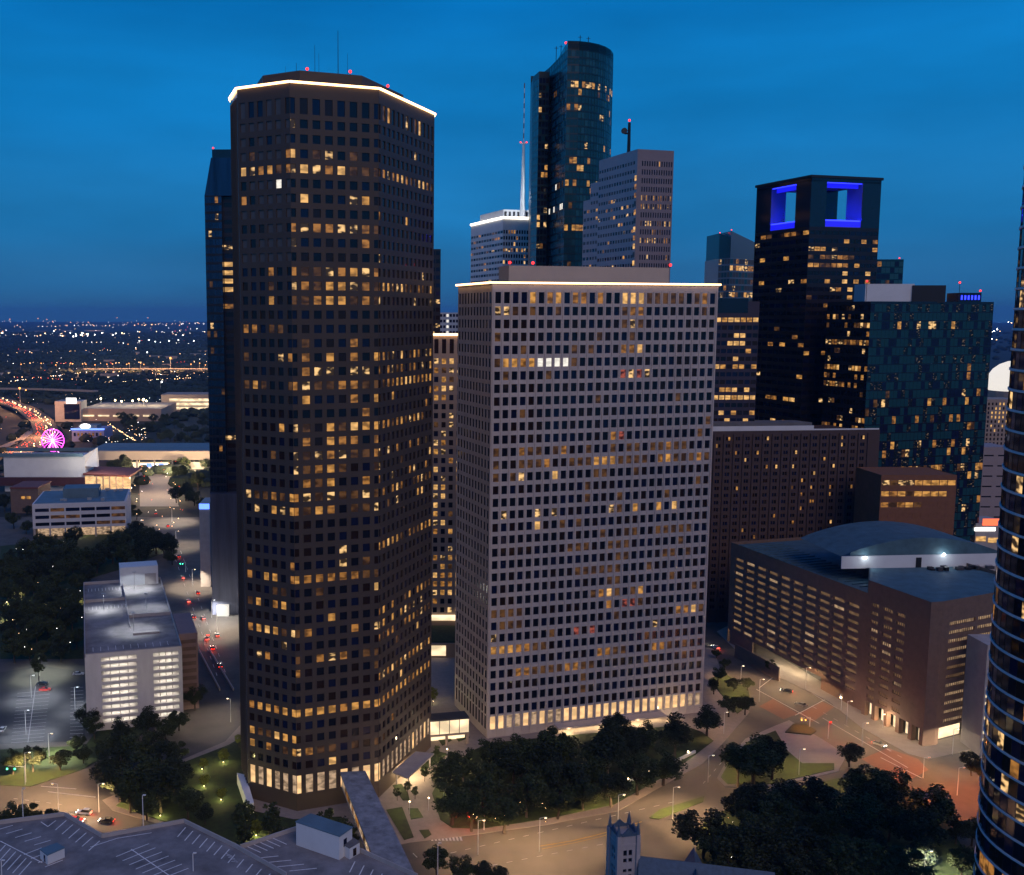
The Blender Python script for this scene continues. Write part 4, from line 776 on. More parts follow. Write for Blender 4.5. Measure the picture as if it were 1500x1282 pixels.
# ------------------------------------------------------------------ low white office and the theatre quarter
Oa = (-236., 683.); Ob = along(Oa, (.984, .178), 61.5)
t = Thing('office_building', 'low white three-storey office with blue roof among dark trees', 'building', Oa); f = Facade(t); dO = (.984, .178); nO = (-.178, .984)
f.face(Oa, Ob, 7, 24, [(1.5+i*10+.2, 1.5+i*10+9.3) for i in range(6)], rows(7.5, 22, 3, .5), lambda r, c: R.choice(('d0', 'd1', 'w0', 'd0')), .8)
Oc, Od = along(Ob, nO, 52), along(Oa, nO, 52); f.blank(Ob, Oc, 0, 24); f.blank(Oc, Od, 0, 24); f.blank(Od, Oa, 0, 24); f.g.poly([(*p, 7.0) for p in (Oa, Ob, Oc, Od)][::-1])
f.done([M('white_precast', (.56, .56, .60), .8, .05, .2)], roof=([Oa, Ob, Oc, Od], 24)); g = G(); g.prism(inset([Oa, Ob, Oc, Od], .96), 24, 24.4); t.part('roof', g, 'roofblue')
p = along(along(Oa, dO, 18), nO, 18); g = G(); g.prism([p, along(p, dO, 24), along(along(p, dO, 24), nO, 18), along(p, nO, 18)], 24.4, 31); t.part('penthouse', g, 'roofblue')
for i in range(14): g = G(); c = along(along(Oa, dO, R.uniform(4, 56)), nO, R.uniform(38, 48) if i % 2 else R.uniform(4, 14)); g.obox(c, dO, R.uniform(1, 3), R.uniform(1, 2), 24.4, 24.4+R.uniform(.6, 1.8)); t.part('roof_unit', g, 'metal')
for i in range(7): g = G(); c = along(along(Oa, dO, 1+i*10), nO, .6); g.obox(c, dO, 1, 1, 0, 7); t.part('column', g, 'conc')
g = G(); c = along(along(Oa, dO, 31), nO, 7); g.obox(c, dO, 58, .3, .3, 6.6); t.part('lobby_wall', g, 'lobbyd'); t.lamp((*along(c, nO, -6), 5.5), 7000, (1, .78, .5), 1)
def front_box(t, nm, p0, p1, yt, yb, m, dep=30, z0=0., Y=None):
    Y = Y or P((p0+p1)/2, yb)[1]; X0, Z = PZ(p0, yt, Y); X1, _ = PZ(p1, yt, Y); g = G(); g.box(X0, X1, Y, Y+dep, z0, Z); return t.part(nm, g, m), X0, X1, Y, Z
def panel(t, nm, p0, p1, yt, yb, Y, m, th=.3, parent=None):
    X0, Z1 = PZ(p0, yt, Y); X1, Z0 = PZ(p1, yb, Y); g = G(); g.box(X0, X1, Y-th, Y-.03, Z0, Z1); return t.part(nm, g, m, parent)
t = Thing('theatre', 'large white-walled theatre with bright folded end wall and dark red side roof', 'building', (-310, 920)); Y = P(60, 720)[1]
front_box(t, 'wall', 5, 124, 669, 722, 'bluewhite', 26, 0, Y); panel(t, 'dark_band', -20, 126, 699, 711, Y-2, M('dark_red_fascia', (.06, .02, .025), .7, .1, .2), 3); panel(t, 'roof_edge', 0, 122, 664, 669, Y-.5, 'roofblue', 1)
X0, Z0 = PZ(122, 668, Y); X1, Z1 = PZ(136, 659, Y); X2, Z2 = PZ(141, 685, Y); g = G(); zb = PZ(122, 683, Y)[1]
g.v = [(X0, Y, Z0), (X1, Y+10, Z1), (X2, Y+4, Z2), (X0, Y, zb), (X0, Y+5, Z0), (X1, Y+15, Z1), (X2, Y+9, Z2), (X0, Y+5, zb)]; g.f = [(3, 2, 1, 0), (4, 5, 6, 7), (0, 1, 5, 4), (1, 2, 6, 5), (2, 3, 7, 6), (3, 0, 4, 7)]; g.m = [0]*6
t.part('folded_wall', g, 'bluewhite'); t.lamp((X2+4, Y-14, Z0+1), 30000, (1, .95, .88), 1.)
Xa = X2; Xb, Zb = PZ(192, 704, Y-10); g = G(); Zr = PZ(150, 682, Y)[1]; g.prism([(X0, Y-3), (Xb, Y-14), (Xb, Y+30), (X0, Y+40)], Zr-8, Zr-6.5); t.part('side_roof', g, 'tile')
for i in range(5): x_ = X2+3+i*(Xb-X2-4)/5; g = G(); g.tube((x_, Y-11, 0), (x_, Y-11, Zr-8), .7); t.part('column', g, 'tan')
g = G(); g.box(X0+2, Xb-2, Y-4, Y-3.6, .5, Zr-9); t.part('lobby_window', g, 'lobby')
t.lamp((Xb-6, Y-20, 10), 9000, (1, .66, .34), 1.)
t = Thing('brick_block', 'low red brick block beside the theatre with two lit windows', 'building', (-260, 800)); _, X0, X1, Y, Z = front_box(t, 'wall', 15, 55, 716, 752, 'brick', 30); front_box(t, 'roof', 14, 56, 714, 752, 'tile', 31, Z, Y-.5)
for p in (34, 42): panel(t, 'window', p-3, p+3, 727, 731, Y, 'w2')
t = Thing('concourse', 'long pale bridge-like concourse with lit glass storefront across the plaza street', 'building', (-200, 1000)); Y = P(220, 690)[1]
_, X0, X1, Y, Z = front_box(t, 'upper_wall', 130, 312, 661, 676, 'penthouse', 60, PZ(200, 674, Y)[1], Y); panel(t, 'roof_edge', 10, 312, 656, 661, Y+20, 'roofblue', 1)
g = G(); g.box(X0, X1, Y+5, Y+60, Z-.1, Z+.6); t.part('roof', g, 'roofblue')
panel(t, 'storefront', 180, 300, 677, 688, Y+12, 'walk')
for i in range(5): panel(t, 'screen', 206+i*9, 213+i*9, 679, 684, Y+11, 'signb' if i % 2 else 'signw')
for px in (200, 226, 252, 278, 304): X = XY(px, Y, 5); g = G(); g.box(X-.7, X+.7, Y+1, Y+2.4, 0, PZ(200, 675, Y)[1]); t.part('column', g, 'penthouse')
g = G(); g.poly([(*P(204, 690), .05), (*P(248, 690), .05), (*P(262, 742), .05), (*P(205, 742), .05)]); single('plaza_street', g, 'side', kind='structure')
for px, py in ((226, 686), (215, 705), (240, 700), (232, 728), (285, 684), (290, 695)):
    X, Y = P(px, py); t.lamp((X, Y, 9), 110000, (1, .70, .40), 1.)
t = Thing('aquarium_hall', 'low blue-lit hall with bright round sign next to the ferris wheel', 'building', (-358, 1240)); _, X0, X1, Y, Z = front_box(t, 'wall', 105, 152, 629, 647, M('blue_render', (.18, .2, .4), .8, .1, .1), 40)
panel(t, 'light_band', 104, 153, 627.5, 630, Y, 'signb', 1); front_box(t, 'roof_drum', 115, 142, 623, 630, 'roofblue', 20, Z, Y+8); X, Zs = PZ(125, 624.5, Y+7); g = G(); g.tube((X, Y+6, Zs), (X, Y+7, Zs), 3.2, k=14); g.v = [(X+(x-X)*2., y, z) for x, y, z in g.v]; t.part('sign', g, 'signw')
for i in range(8): panel(t, 'window', 108+i*5.4, 111+i*5.4, 634, 639, Y, 'w1' if i % 3 else 'd1')
# ferris wheel
X, Y = P(78, 664); _, zt = PZ(78, 629, Y); rad = (zt-2.)/2; zc = 2+rad
t = Thing('ferris_wheel', 'magenta-lit ferris wheel standing beside the freeway', 'ferris wheel', (X, Y))
NSP = 20; hub = (X, Y, zc)
g = G()
for i in range(40):
    a, b = 2*pi*i/40, 2*pi*(i+1)/40; g.tube((X+rad*cos(a), Y, zc+rad*sin(a)), (X+rad*cos(b), Y, zc+rad*sin(b)), .42, k=5)
t.part('rim', g, 'mag')
for i in range(NSP):
    a = 2*pi*i/NSP; g = G(); g.tube(hub, (X+rad*cos(a), Y, zc+rad*sin(a)), .30, .16, 5); t.part('spoke', g, 'magw' if i % 2 else 'mag')
g = G(); g.tube((X, Y-1.2, zc), (X, Y+1.2, zc), 1.5, k=12); t.part('hub', g, 'magw')
for s in (-1, 1): g = G(); g.tube((X, Y-1, zc), (X+s*rad*.55, Y-1, 0), .4); t.part('support', g, 'magw')
t.lamp((X, Y-4, zc), 9000, (1, .1, .85), 3.)
# long lit hall, far garage, sign tower
t = Thing('long_hall', 'long low pale hall with lit rooftop car park before the dark woods', 'building', (-380, 1490)); _, X0, X1, Y, Z = front_box(t, 'wall', 117, 236, 599, 617, 'tan', 110)
for i in range(5): panel(t, 'wall_light', 122+i*22, 138+i*22, 608, 610, Y, 'walk', 2)
g = G(); g.box(X0+4, X1-4, Y+5, Y+108, Z, Z+.3); t.part('roof_deck', g, 'side')
for i in range(9): x_ = X0+8+R.random()*(X1-X0-16); y_ = Y+15+R.random()*80; g = G(); g.tube((x_, y_, Z), (x_, y_, Z+9), .3); g.ball((x_, y_, Z+9), 1.2, 1); t.part('deck_lamp', g, ['metal', 'lampw'])
for k in range(3): t.lamp((X0+(X1-X0)*(k+.5)/3, Y+50, Z+10), 52000, (1, .80, .50), 2.)
t = Thing('far_garage', 'pale distant garage with three lit decks beside the long hall', 'garage', (-290, 1500)); _, X0, X1, Y, Z = front_box(t, 'wall', 236, 312, 578, 606, 'tan', 50)
for k in range(3): panel(t, 'lit_deck', 248, 312, 584+k*6, 588+k*6, Y, 'walk')
t = Thing('sign_tower', 'short dark hotel tower with bright white rooftop sign by the freeway', 'building', (-440, 1450)); _, X0, X1, Y, Z = front_box(t, 'wall', 80, 118, 588, 618, 'conc', 30); panel(t, 'dark_front', 94, 117, 592, 614, Y, 'd1', 1); panel(t, 'sign', 97, 112, 583, 591, Y-1, 'signw', 1)
# ------------------------------------------------------------------ freeway and overpasses
def roadway(name, pts, wd, z, m='asphalt', thick=1.5, label=None):
    g = G()
    for i in range(len(pts)-1):
        a, b = pts[i], pts[i+1]; g.seg(a, b, wd, z-thick, z)
        g.seg(a, b, .5, z, z+1., out=wd/2); g.seg(a, b, .5, z, z+1., out=-wd/2)
    return single(name, g, m, kind='structure')
fw = [P(*p, 8) for p in ((-60, 568), (0, 585), (40, 600), (62, 618), (68, 634), (50, 650), (20, 668))]; roadway('freeway', fw, 30, 8, 'asphalt')
ov = [P(*p, 14) for p in ((-80, 568), (60, 570), (140, 573))]; roadway('overpass', ov, 14, 14, 'side'); ov2 = [P(*p, 12) for p in ((120, 541), (220, 540.5), (330, 541))]; roadway('far_highway', ov2, 26, 12, 'side')
ramp_ = [P(*p, 6) for p in ((-60, 662), (0, 657), (30, 645), (52, 628))]; roadway('ramp', ramp_, 9, 6, 'side')
def along_path(path, n):
    tot = [dist(path[i], path[i+1]) for i in range(len(path)-1)]; S = sum(tot); o = []
    for k in range(n):
        s = S*(k+.5)/n
        for i, l in enumerate(tot):
            if s <= l: q0, q1 = path[i], path[i+1]; o.append((q0[0]+(q1[0]-q0[0])*s/l, q0[1]+(q1[1]-q0[1])*s/l)); break
            s -= l
    return o
g = G()
for x, y in along_path(fw, 230):
    ln = R.choice((-10, -6, -2)); g.ball((x+ln+R.uniform(-.8, .8), y+R.uniform(-2, 2), 8.9), R.uniform(.3, .6), 0, 6, 3)
for x, y in along_path(fw, 110):
    ln = R.choice((2, 6, 10)); g.ball((x+ln+R.uniform(-.8, .8), y+R.uniform(-2, 2), 8.9), R.uniform(.3, .6), 1, 6, 3)
for k in range(5): pass
single('freeway_traffic_light', g, ['citylightr', 'citylight'], kind='stuff')
# far street lamps
t0 = Thing('street_lamp', 'tall orange street lamp beside a distant road', 'street lamp', (0, 0, 0)); g = G(); g.tube((0, 0, 0), (0, 0, 14), .25, .15); g.tube((0, 0, 14), (2.2, 0, 14.6), .12); t0.part('pole', g, 'metal'); g = G(); g.ball((2.2, 0, 14.4), 1.15, 0, 8, 5); t0.part('lamp_head', g, 'lampo')
far_px = [(x, 540+R.uniform(-1, 2)) for x in (30, 60, 83, 102, 107, 122, 126, 140, 158, 166, 185, 190, 206, 212, 280, 292, 300)]+[(36, 572), (188, 507), (5, 490), (68, 474), (16, 474), (56, 473), (78, 477), (103, 478), (129, 478), (172, 472), (216, 472), (264, 482), (224, 481), (202, 480)]
for i, (px, py) in enumerate(far_px):
    X, Y = P(px, py, 14); s_ = max(1., Y/3000)
    if i == 0: t0.o.location = (X, Y, 12 if py > 530 and py < 545 else 0); t0.o['group'] = 'orange lamps along the far roads'; continue
    copy_thing(t0.o, (X, Y, 12 if 530 < py < 545 else 0), R.uniform(0, 6), s_, group='orange lamps along the far roads')
t1 = copy_thing(t0.o, (0, 0, 0), 0, 1, 'tall white floodlight mast above the dark woods', 'white floodlights above the far woods')
for c in t1.children:
    if c.name.startswith('lamp_head'): c.material_slots[0].link = 'OBJECT'; c.material_slots[0].material = MT['lampc']
for i, (px, py) in enumerate(((203, 503), (219, 502), (227, 504), (248, 503), (262, 502), (285, 503), (215, 518), (235, 561))):
    X, Y = P(px, py, 16); s_ = max(1.25, Y/2600)
    if i == 0: t1.location = (X, Y, 0); t1.scale = (s_,)*3
    else: copy_thing(t1, (X, Y, 0), R.uniform(0, 6), s_)
g = G()
def lights(n, x0, x1, y0, y1, mats, rr=(.5, 1.)):
    for _ in range(n):
        px, py = R.uniform(x0, x1), y0+(y1-y0)*R.random(); X, Y = P(px, py, 8); k = Y/1507*R.uniform(*rr)*.75; g.ball((X, Y, 8), k, R.choice(mats), 6, 3)
lights(60, -60, 300, 485, 492, (0, 1, 1, 1), (.5, 1.1)); lights(50, 15, 140, 487, 493, (1, 1, 0), (.8, 1.5)); lights(70, -60, 310, 470, 500, (0, 1, 0, 2), (.25, .6)); lights(40, -60, 310, 470, 474, (0, 1), (.2, .4)); lights(90, -60, 310, 500, 560, (0, 0, 1, 1, 2), (.2, .5)); lights(40, 130, 300, 541, 552, (0, 0, 1), (.2, .6)); lights(45, 110, 300, 582, 600, (0, 1), (.25, .5)); lights(60, -40, 200, 560, 650, (0, 0, 2, 1), (.2, .45)); lights(60, 150, 215, 615, 655, (0, 0, 1), (.25, .5))
lights(90, 1440, 1700, 469, 500, (0, 1, 1), (.5, 1.3)); lights(60, 640, 1060, 466, 500, (0, 1), (.3, .7)); lights(60, 1280, 1480, 700, 780, (0, 0), (.2, .4))
lights(26, 0, 120, 790, 960, (0, 0, 1), (.3, .55)); lights(70, 190, 270, 650, 780, (0, 0, 2, 1), (.3, .6)); lights(14, 690, 800, 1170, 1205, (0,), (.3, .5)); lights(10, 1060, 1200, 1150, 1260, (0, 1), (.25, .4))
for (xa_, ya_, xb_, yb_, n_, mt_) in ((-60, 492, 310, 486, 70, (1, 1, 0)), (-60, 500, 310, 503, 45, (0, 1)), (-60, 519, 200, 512, 40, (0,)), (0, 560, 130, 545, 40, (0, 0, 1)), (-40, 533, 310, 530, 50, (0, 0, 2)), (60, 478, 310, 474, 40, (0, 1)), (150, 560, 310, 552, 40, (0,)), (160, 622, 206, 650, 34, (0,)), (-60, 550, 120, 556, 30, (2, 0))):
    for k in range(n_):
        s_ = (k+R.random())/n_; X, Y = P(xa_+(xb_-xa_)*s_, ya_+(yb_-ya_)*s_+R.uniform(-.8, .8), 8); g.ball((X, Y, 8), Y/1507*R.uniform(.22, .6)*.8, R.choice(mt_), 6, 3)
single('distant_city_light', g, ['citylight', 'citylightc', 'citylightr'], kind='stuff')
# far low-rise town: boxes with lit fronts in the haze of trees
for i in range(46):
    px = R.uniform(-40, 310); py = R.choice((R.uniform(484, 500), R.uniform(505, 560), R.uniform(600, 650))); X, Y = P(px, py); w_ = Y*.012*R.uniform(.5, 1.6); h_ = R.uniform(5, 12)
    if 95 < px < 312 and py > 570: continue
    if px < 110 and py > 575: continue
    t = Thing('low_building', 'low dim flat-roofed building in the far town among the woods', 'building', (X, Y), 'low buildings in the far town'); g = G(); g.obox((X, Y), U, w_, w_*.6, 0, h_); t.part('wall', g, R.choice(('conc', 'tan', 'concd'))); g = G(); g.obox((X, Y), U, w_*.96, w_*.56, h_, h_+.4); t.part('roof', g, R.choice(('roofgrey', 'roofdark')))
    g = G(); g.obox(along((X, Y), V, -w_*.3-.2), U, w_*R.uniform(.2, .8), .3, 1, 1+h_*.4); t.part('window_band', g, R.choice(('walk', 'w2', 'w1', 'd0')))
t = Thing('high_mast_lamp', 'tall orange high-mast lamp beside the freeway bend', 'street lamp', (*P(30, 600), 0)); X, Y = P(30, 600); g = G(); g.tube((X, Y, 0), (X, Y, 34), .4, .25); g.ball((X, Y, 34.5), 1.6, 1); t.part('mast', g, ['metal', 'lampo'])
for px, py in ((20, 598), (60, 615), (60, 640), (20, 662), (-10, 590)): t.lamp((*P(px, py, 8), 26), 150000, (1, .45, .2), 2.)
t = Thing('high_mast_lamp', 'tall orange high-mast lamp on the far elevated highway', 'street lamp', (*P(250, 541, 12), 0)); X, Y = P(250, 541, 12); g = G(); g.tube((X, Y, 0), (X, Y, 40), .6, .3); g.ball((X, Y, 41), 2.5, 1); t.part('mast', g, ['metal', 'lampo'])
for px in (110, 150, 190, 230, 270, 305): t.lamp((*P(px, 541, 12), 30), 500000, (1, .5, .22), 2.)
# ------------------------------------------------------------------ trees
def crown_mesh(seed, n, rad, hz, cz, leaf, mname, flat=1.):
    r = random.Random(seed); g = G(); cl = []
    for k in range(26):
        while True:
            x, y, z = r.uniform(-1, 1), r.uniform(-1, 1), r.uniform(-1, 1); q = x*x+y*y+z*z
            if .25 < q < 1.1: break
        cl.append((x*rad*.80, y*rad*.80, cz+z*hz*.78, rad*r.uniform(.17, .36)))
    for k in range(n):
        cx, cy_, cz_, cr = cl[k % 26]
        while True:
            x, y, z = r.uniform(-1, 1), r.uniform(-1, 1), r.uniform(-1, 1); q = x*x+y*y+z*z
            if q < 1: break
        p = (cx+x*cr, cy_+y*cr, cz_+z*cr*.8)
        a = r.uniform(0, 2*pi); b = r.uniform(-.9, .9); s = leaf*r.uniform(.6, 1.3)
        ux, uy, uz = cos(a)*s, sin(a)*s, 0.; vx, vy, vz_ = -sin(a)*sin(b)*s*.6, cos(a)*sin(b)*s*.6, cos(b)*s*.6*r.choice((1, .5))
        g.poly([(p[0]-ux, p[1]-uy, p[2]-uz), (p[0]-vx, p[1]-vy, p[2]-vz_), (p[0]+ux, p[1]+uy, p[2]+uz), (p[0]+vx, p[1]+vy, p[2]+vz_)])
    return g.mesh('crown', [MT[mname]]), cl
def trunk_mesh(cl, h, r0, r_):
    g = G(); top = (r_.uniform(-.3, .3), r_.uniform(-.3, .3), h*.45); g.tube((0, 0, 0), top, r0, r0*.7, 8)
    for c in cl[::4]: 
        mid = ((top[0]+c[0])*.5, (top[1]+c[1])*.5, (top[2]+c[2])*.5+.4); g.tube(top, mid, r0*.5, r0*.3, 5); g.tube(mid, c[:3], r0*.3, r0*.08, 5)
    return g.mesh('trunk', [MT['bark']])
PROTO = []
for sd, mn in ((1, 'leaf'), (2, 'leaf2'), (3, 'leaf'), (4, 'leaf2'), (5, 'leaf')):
    me, cl = crown_mesh(sd, 4600, 6., 4.2, 7.2, .33, mn); PROTO.append((me, trunk_mesh(cl, 7.2, .42, random.Random(sd))))
YOUNG = []
for sd, mn in ((11, 'leaf3'), (12, 'leaf'), (13, 'leaf')):  # leaf3 carries the yellow uplight in its leaf colour
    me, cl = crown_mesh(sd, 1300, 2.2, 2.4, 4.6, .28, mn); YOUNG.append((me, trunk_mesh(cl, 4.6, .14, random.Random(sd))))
def tree(X, Y, s, label, group, kind='oak', cat='tree', z=.1, var=None):
    me, tr = R.choice(PROTO) if kind == 'oak' else (YOUNG[0] if kind == 'lit' else R.choice(YOUNG[1:]))
    e = bpy.data.objects.new('oak_tree' if kind == 'oak' else 'young_tree', None); COL.objects.link(e); e.location = (X, Y, z); e.rotation_euler = (0, 0, R.uniform(0, 6.28)); e.scale = (s*R.uniform(.92, 1.1), s*R.uniform(.92, 1.1), s*R.uniform(.88, 1.12))
    e['label'] = label; e['category'] = cat; e['group'] = group
    for nm, m in (('crown', me), ('trunk', tr)): o = bpy.data.objects.new(nm, m); COL.objects.link(o); o.parent = e
    return e
def trees(lst, label, group, kind='oak', z=.1):
    base_r, base_z = (6.6, 7.2) if kind == 'oak' else (2.3, 4.6)
    for px, py, rp in lst:
        s = .8
        for _ in range(4): X, Y = P(px, py, base_z*s); s = rp/view_size(X, Y, base_z*s)/base_r
        tree(X, Y, s, label, group, kind, z=z)
def fill(n, inside, rp, seed, mind):
    r = random.Random(seed); o = []; k = 0
    while len(o) < n and k < 4000:
        k += 1; px, py = inside(r)
        if all(hypot((px-a)*.8, (py-b)*1.5) > mind for a, b, _ in o): o.append((px, py, rp*r.uniform(.8, 1.2)))
    return o
def in_poly(poly):
    xs = [p[0] for p in poly]; ys = [p[1] for p in poly]
    def f(r):
        while True:
            x, y = r.uniform(min(xs), max(xs)), r.uniform(min(ys), max(ys)); c = False; j = len(poly)-1
            for i in range(len(poly)):
                if (poly[i][1] > y) != (poly[j][1] > y) and x < (poly[j][0]-poly[i][0])*(y-poly[i][1])/(poly[j][1]-poly[i][1])+poly[i][0]: c = not c
                j = i
            if c: return x, y
    return f
trees(fill(34, in_poly([(650, 1150), (668, 1118), (712, 1092), (800, 1090), (880, 1088), (905, 1066), (985, 1064), (1002, 1080), (985, 1105), (930, 1140), (860, 1168), (740, 1185), (670, 1190)]), 36, 21, 32), 'dark live oak in the dense grove before the pale slab tower', 'live oaks in the grove before the pale tower', z=.3)
trees([(1036, 1050, 28), (1068, 1030, 20), (1092, 1030, 17), (1052, 985, 14), (1075, 1000, 13), (1095, 1000, 12), (1062, 972, 10), (1046, 1005, 12), (1050, 955, 9)], 'leafy street tree on the lit plaza beside the pale tower', 'street trees beside the pale tower', z=.15)
trees([(1105, 1098, 50), (1082, 1118, 34), (1132, 1108, 34)], 'large spreading oak on the traffic island lawn', 'oaks on the traffic island', z=.28)
trees([(1245, 1103, 20)], 'low round bushy tree beside the lit street crossing', 'bush by the crossing')
trees([(1424, 1116, 20), (1436, 1128, 15)], 'street tree on the pavement corner under the round tower', 'trees by the round tower')
trees(fill(30, in_poly([(1035, 1195), (1100, 1165), (1215, 1150), (1275, 1135), (1340, 1160), (1372, 1190), (1350, 1240), (1330, 1285), (1040, 1290), (1025, 1240)]), 42, 22, 37), 'big dark oak in the churchyard grove below the traffic island', 'oaks in the churchyard grove')
trees([(1402, 1210, 26), (1425, 1215, 24), (1410, 1262, 30), (1440, 1270, 28)], 'dark oak beside the orange-lit street under the round tower', 'oaks by the orange-lit street')
trees([(640, 1262, 26), (672, 1268, 26), (706, 1276, 24), (728, 1280, 18)], 'roadside oak beside the tall lamp at the parking deck corner', 'oaks by the parking deck corner')
trees([(205, 1125, 48), (175, 1140, 34), (235, 1150, 40), (170, 1112, 30), (240, 1112, 34), (205, 1090, 34), (275, 1175, 26), (150, 1125, 28), (255, 1135, 32), (190, 1160, 30), (228, 1088, 26), (178, 1090, 24), (262, 1098, 22), (215, 1175, 26), (300, 1190, 18)], 'large dark oak beside the curved road by the dark tower', 'oaks by the curved road')
trees([(18, 1112, 22), (48, 1108, 22), (88, 1108, 20), (122, 1100, 18), (150, 1095, 22), (112, 1090, 15), (128, 1045, 24), (138, 1062, 20), (192, 1022, 22), (215, 1052, 26), (242, 1062, 22), (285, 1018, 22), (175, 1068, 24), (262, 1050, 20)], 'tree in the row along the foot of the white garage', 'trees along the white garage and lot')
trees([(14, 1192, 30), (45, 1190, 24), (70, 1196, 18), (5, 1215, 24)], 'tree on the corner behind the striped parking deck', 'trees behind the parking deck')
trees(fill(64, in_poly([(0, 955), (110, 955), (118, 850), (165, 815), (240, 805), (256, 790), (200, 775), (120, 792), (60, 800), (0, 800)]), 20, 23, 14), 'dark tree in the unlit park behind the white garage', 'trees in the dark park')
trees([(112, 782, 16), (100, 786, 14), (165, 782, 16), (198, 770, 14), (205, 782, 16), (240, 795, 17), (252, 812, 15), (38, 770, 12), (20, 760, 14), (6, 735, 14), (40, 745, 10), (192, 742, 9), (200, 752, 9), (225, 790, 16), (60, 792, 14), (78, 790, 14)], 'tree shading the front of the low white office', 'trees around the low white office')
trees([(178, 680, 20), (166, 682, 12), (262, 690, 17), (272, 715, 18), (258, 722, 14), (290, 702, 15), (285, 725, 15), (298, 735, 14), (302, 680, 10), (270, 678, 12)], 'round dark tree beside the lit plaza street', 'trees beside the plaza street')
trees(fill(24, in_poly([(160, 605), (300, 600), (305, 640), (215, 650), (190, 630)]), 9, 29, 9), 'small dark tree in front of the long lit hall', 'trees before the long hall')
trees(fill(16, in_poly([(330, 1198), (365, 1185), (440, 1196), (500, 1198), (522, 1230), (470, 1235), (345, 1232)]), 14, 31, 14), 'shrubby tree at the foot of the dark tower', 'shrubs at the foot of the dark tower', 'young', z=.3)
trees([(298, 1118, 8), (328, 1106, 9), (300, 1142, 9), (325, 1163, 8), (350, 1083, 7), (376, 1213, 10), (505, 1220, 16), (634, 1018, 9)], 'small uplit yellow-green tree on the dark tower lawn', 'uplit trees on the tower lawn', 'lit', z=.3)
trees([(597, 1150, 8), (608, 1158, 7), (622, 1132, 7), (640, 1100, 6), (56, 972, 14), (1130, 972, 9), (582, 1160, 7)], 'young tree lit by a nearby lamp on open paving', 'young lamp-lit trees', 'young', z=.15)
for px, py, wt in ((297, 1127, 900), (328, 1117, 900), (300, 1152, 700), (325, 1172, 600), (376, 1224, 900), (505, 1238, 900), (634, 1028, 900), (236, 1195, 500)):
    X, Y = P(px, py); t = Thing('ground_spotlight', 'small ground spotlight at the foot of an uplit lawn tree', 'spotlight', (X, Y-1.2, .3), 'ground spotlights under the uplit trees'); g = G(); g.tube((X, Y-1.2, .3), (X, Y-1.2, .6), .14, .18); g.ball((X, Y-1.2, .66), .14, 1, 6, 4); t.part('housing', g, ['black', 'lampw']); t.lamp((X, Y-1.6, 1.1), wt*2.2, (1, .84, .30), .2)
# far woods as one mass
g = G(); r = random.Random(5)
for _ in range(5200):
    Y = 900+(9000-900)*r.random()**1.7; a0, a1 = ((-60-CX)/F*1.02, (312-CX)/F) if r.random() < .8 else ((620-CX)/F, (1800-CX)/F); X = Y*r.uniform(a0, a1)
    px = CX+F*X/(Y*cos(PITCH)+CH*sin(PITCH)); 
    if 900 < Y < 1750 and px < 315 and not (Y > 1500 and px > 120) : 
        if r.random() < .85: continue
    if Y < 2000 and px > 600: continue
    rr = r.uniform(5, 9)*(1+Y/7000); g.ball((X, Y, rr*.35), rr, 0, 7, 4, .75)
for i, v in enumerate(g.v): g.v[i] = (v[0]+r.uniform(-1, 1), v[1]+r.uniform(-1, 1), max(.0, v[2]+r.uniform(-.9, .9)))
single('far_woods', g, 'fwood', kind='stuff')
# ------------------------------------------------------------------ parking deck in the foreground
ZD = 15.
t = Thing('parking_deck', 'open rooftop parking deck with white bay lines and low parapet walls', 'parking deck', (-40, 240))
dk1 = [P(*p, ZD) for p in ((-60, 1215), (0, 1207), (95, 1195), (150, 1227), (270, 1205), (346, 1242), (420, 1284))]+[(-22, 200), (-130, 200)]
g = G(); g.prism(dk1, ZD-2.5, ZD); g.prism(inset(dk1, .96), 0, ZD-2.5); dka = t.part('deck', g, 'deck')
dk2 = [P(*p, 14.) for p in ((352, 1243), (440, 1214), (528, 1248), (612, 1286))]+[(8, 200), (-22, 200), P(424, 1290, 14)]
g = G(); g.prism(dk2, 11.5, 14.); g.prism(inset(dk2, .95), 0, 11.5); dkb = t.part('deck', g, 'deck')
for q, z in ((dk1[:7], ZD), (dk2[:4], 14.)):
    for a, b in zip(q[:-1], q[1:]):
        g = G(); g.seg(a, b, .35, z, z+1.1, out=.1); t.part('parapet', g, 'conc')
def bays(a, b, dx, dy, n, z, par):
    for i in range(n):
        s = i/(n-1); p = (a[0]+(b[0]-a[0])*s, a[1]+(b[1]-a[1])*s); g = G(); strip([P(*p, z), P(p[0]+dx, p[1]+dy, z)], .27, z+.012, g); t.part('bay_line', g, 'paint', par)
bays((18, 1212), (140, 1246), -0, 0, 0, ZD, dka) if 0 else None
bays((97, 1202), (146, 1232), -16, 14, 6, ZD, dka)
bays((-5, 1216), (50, 1238), 24, -7, 5, ZD, dka); bays((8, 1238), (46, 1262), -20, 22, 6, ZD, dka); bays((35, 1252), (66, 1270), 26, -10, 4, ZD, dka)
bays((272, 1212), (336, 1244), -12, 14, 7, ZD, dka); bays((344, 1252), (396, 1280), -10, 12, 5, ZD, dka)
bays((192, 1246), (250, 1282), -22, 9, 7, ZD, dka); bays((192, 1246), (250, 1282), 26, -10, 7, ZD, dka)
for a, b in (((192, 1244), (250, 1284)), ((0, 1232), (62, 1264)), ((132, 1241), (172, 1228)), ((172, 1228), (222, 1220)), ((60, 1204), (70, 1211)), ((70, 1211), (82, 1202))): g = G(); strip([P(*a, ZD), P(*b, ZD)], .27, ZD+.016, g); t.part('bay_line', g, 'paint', dka)
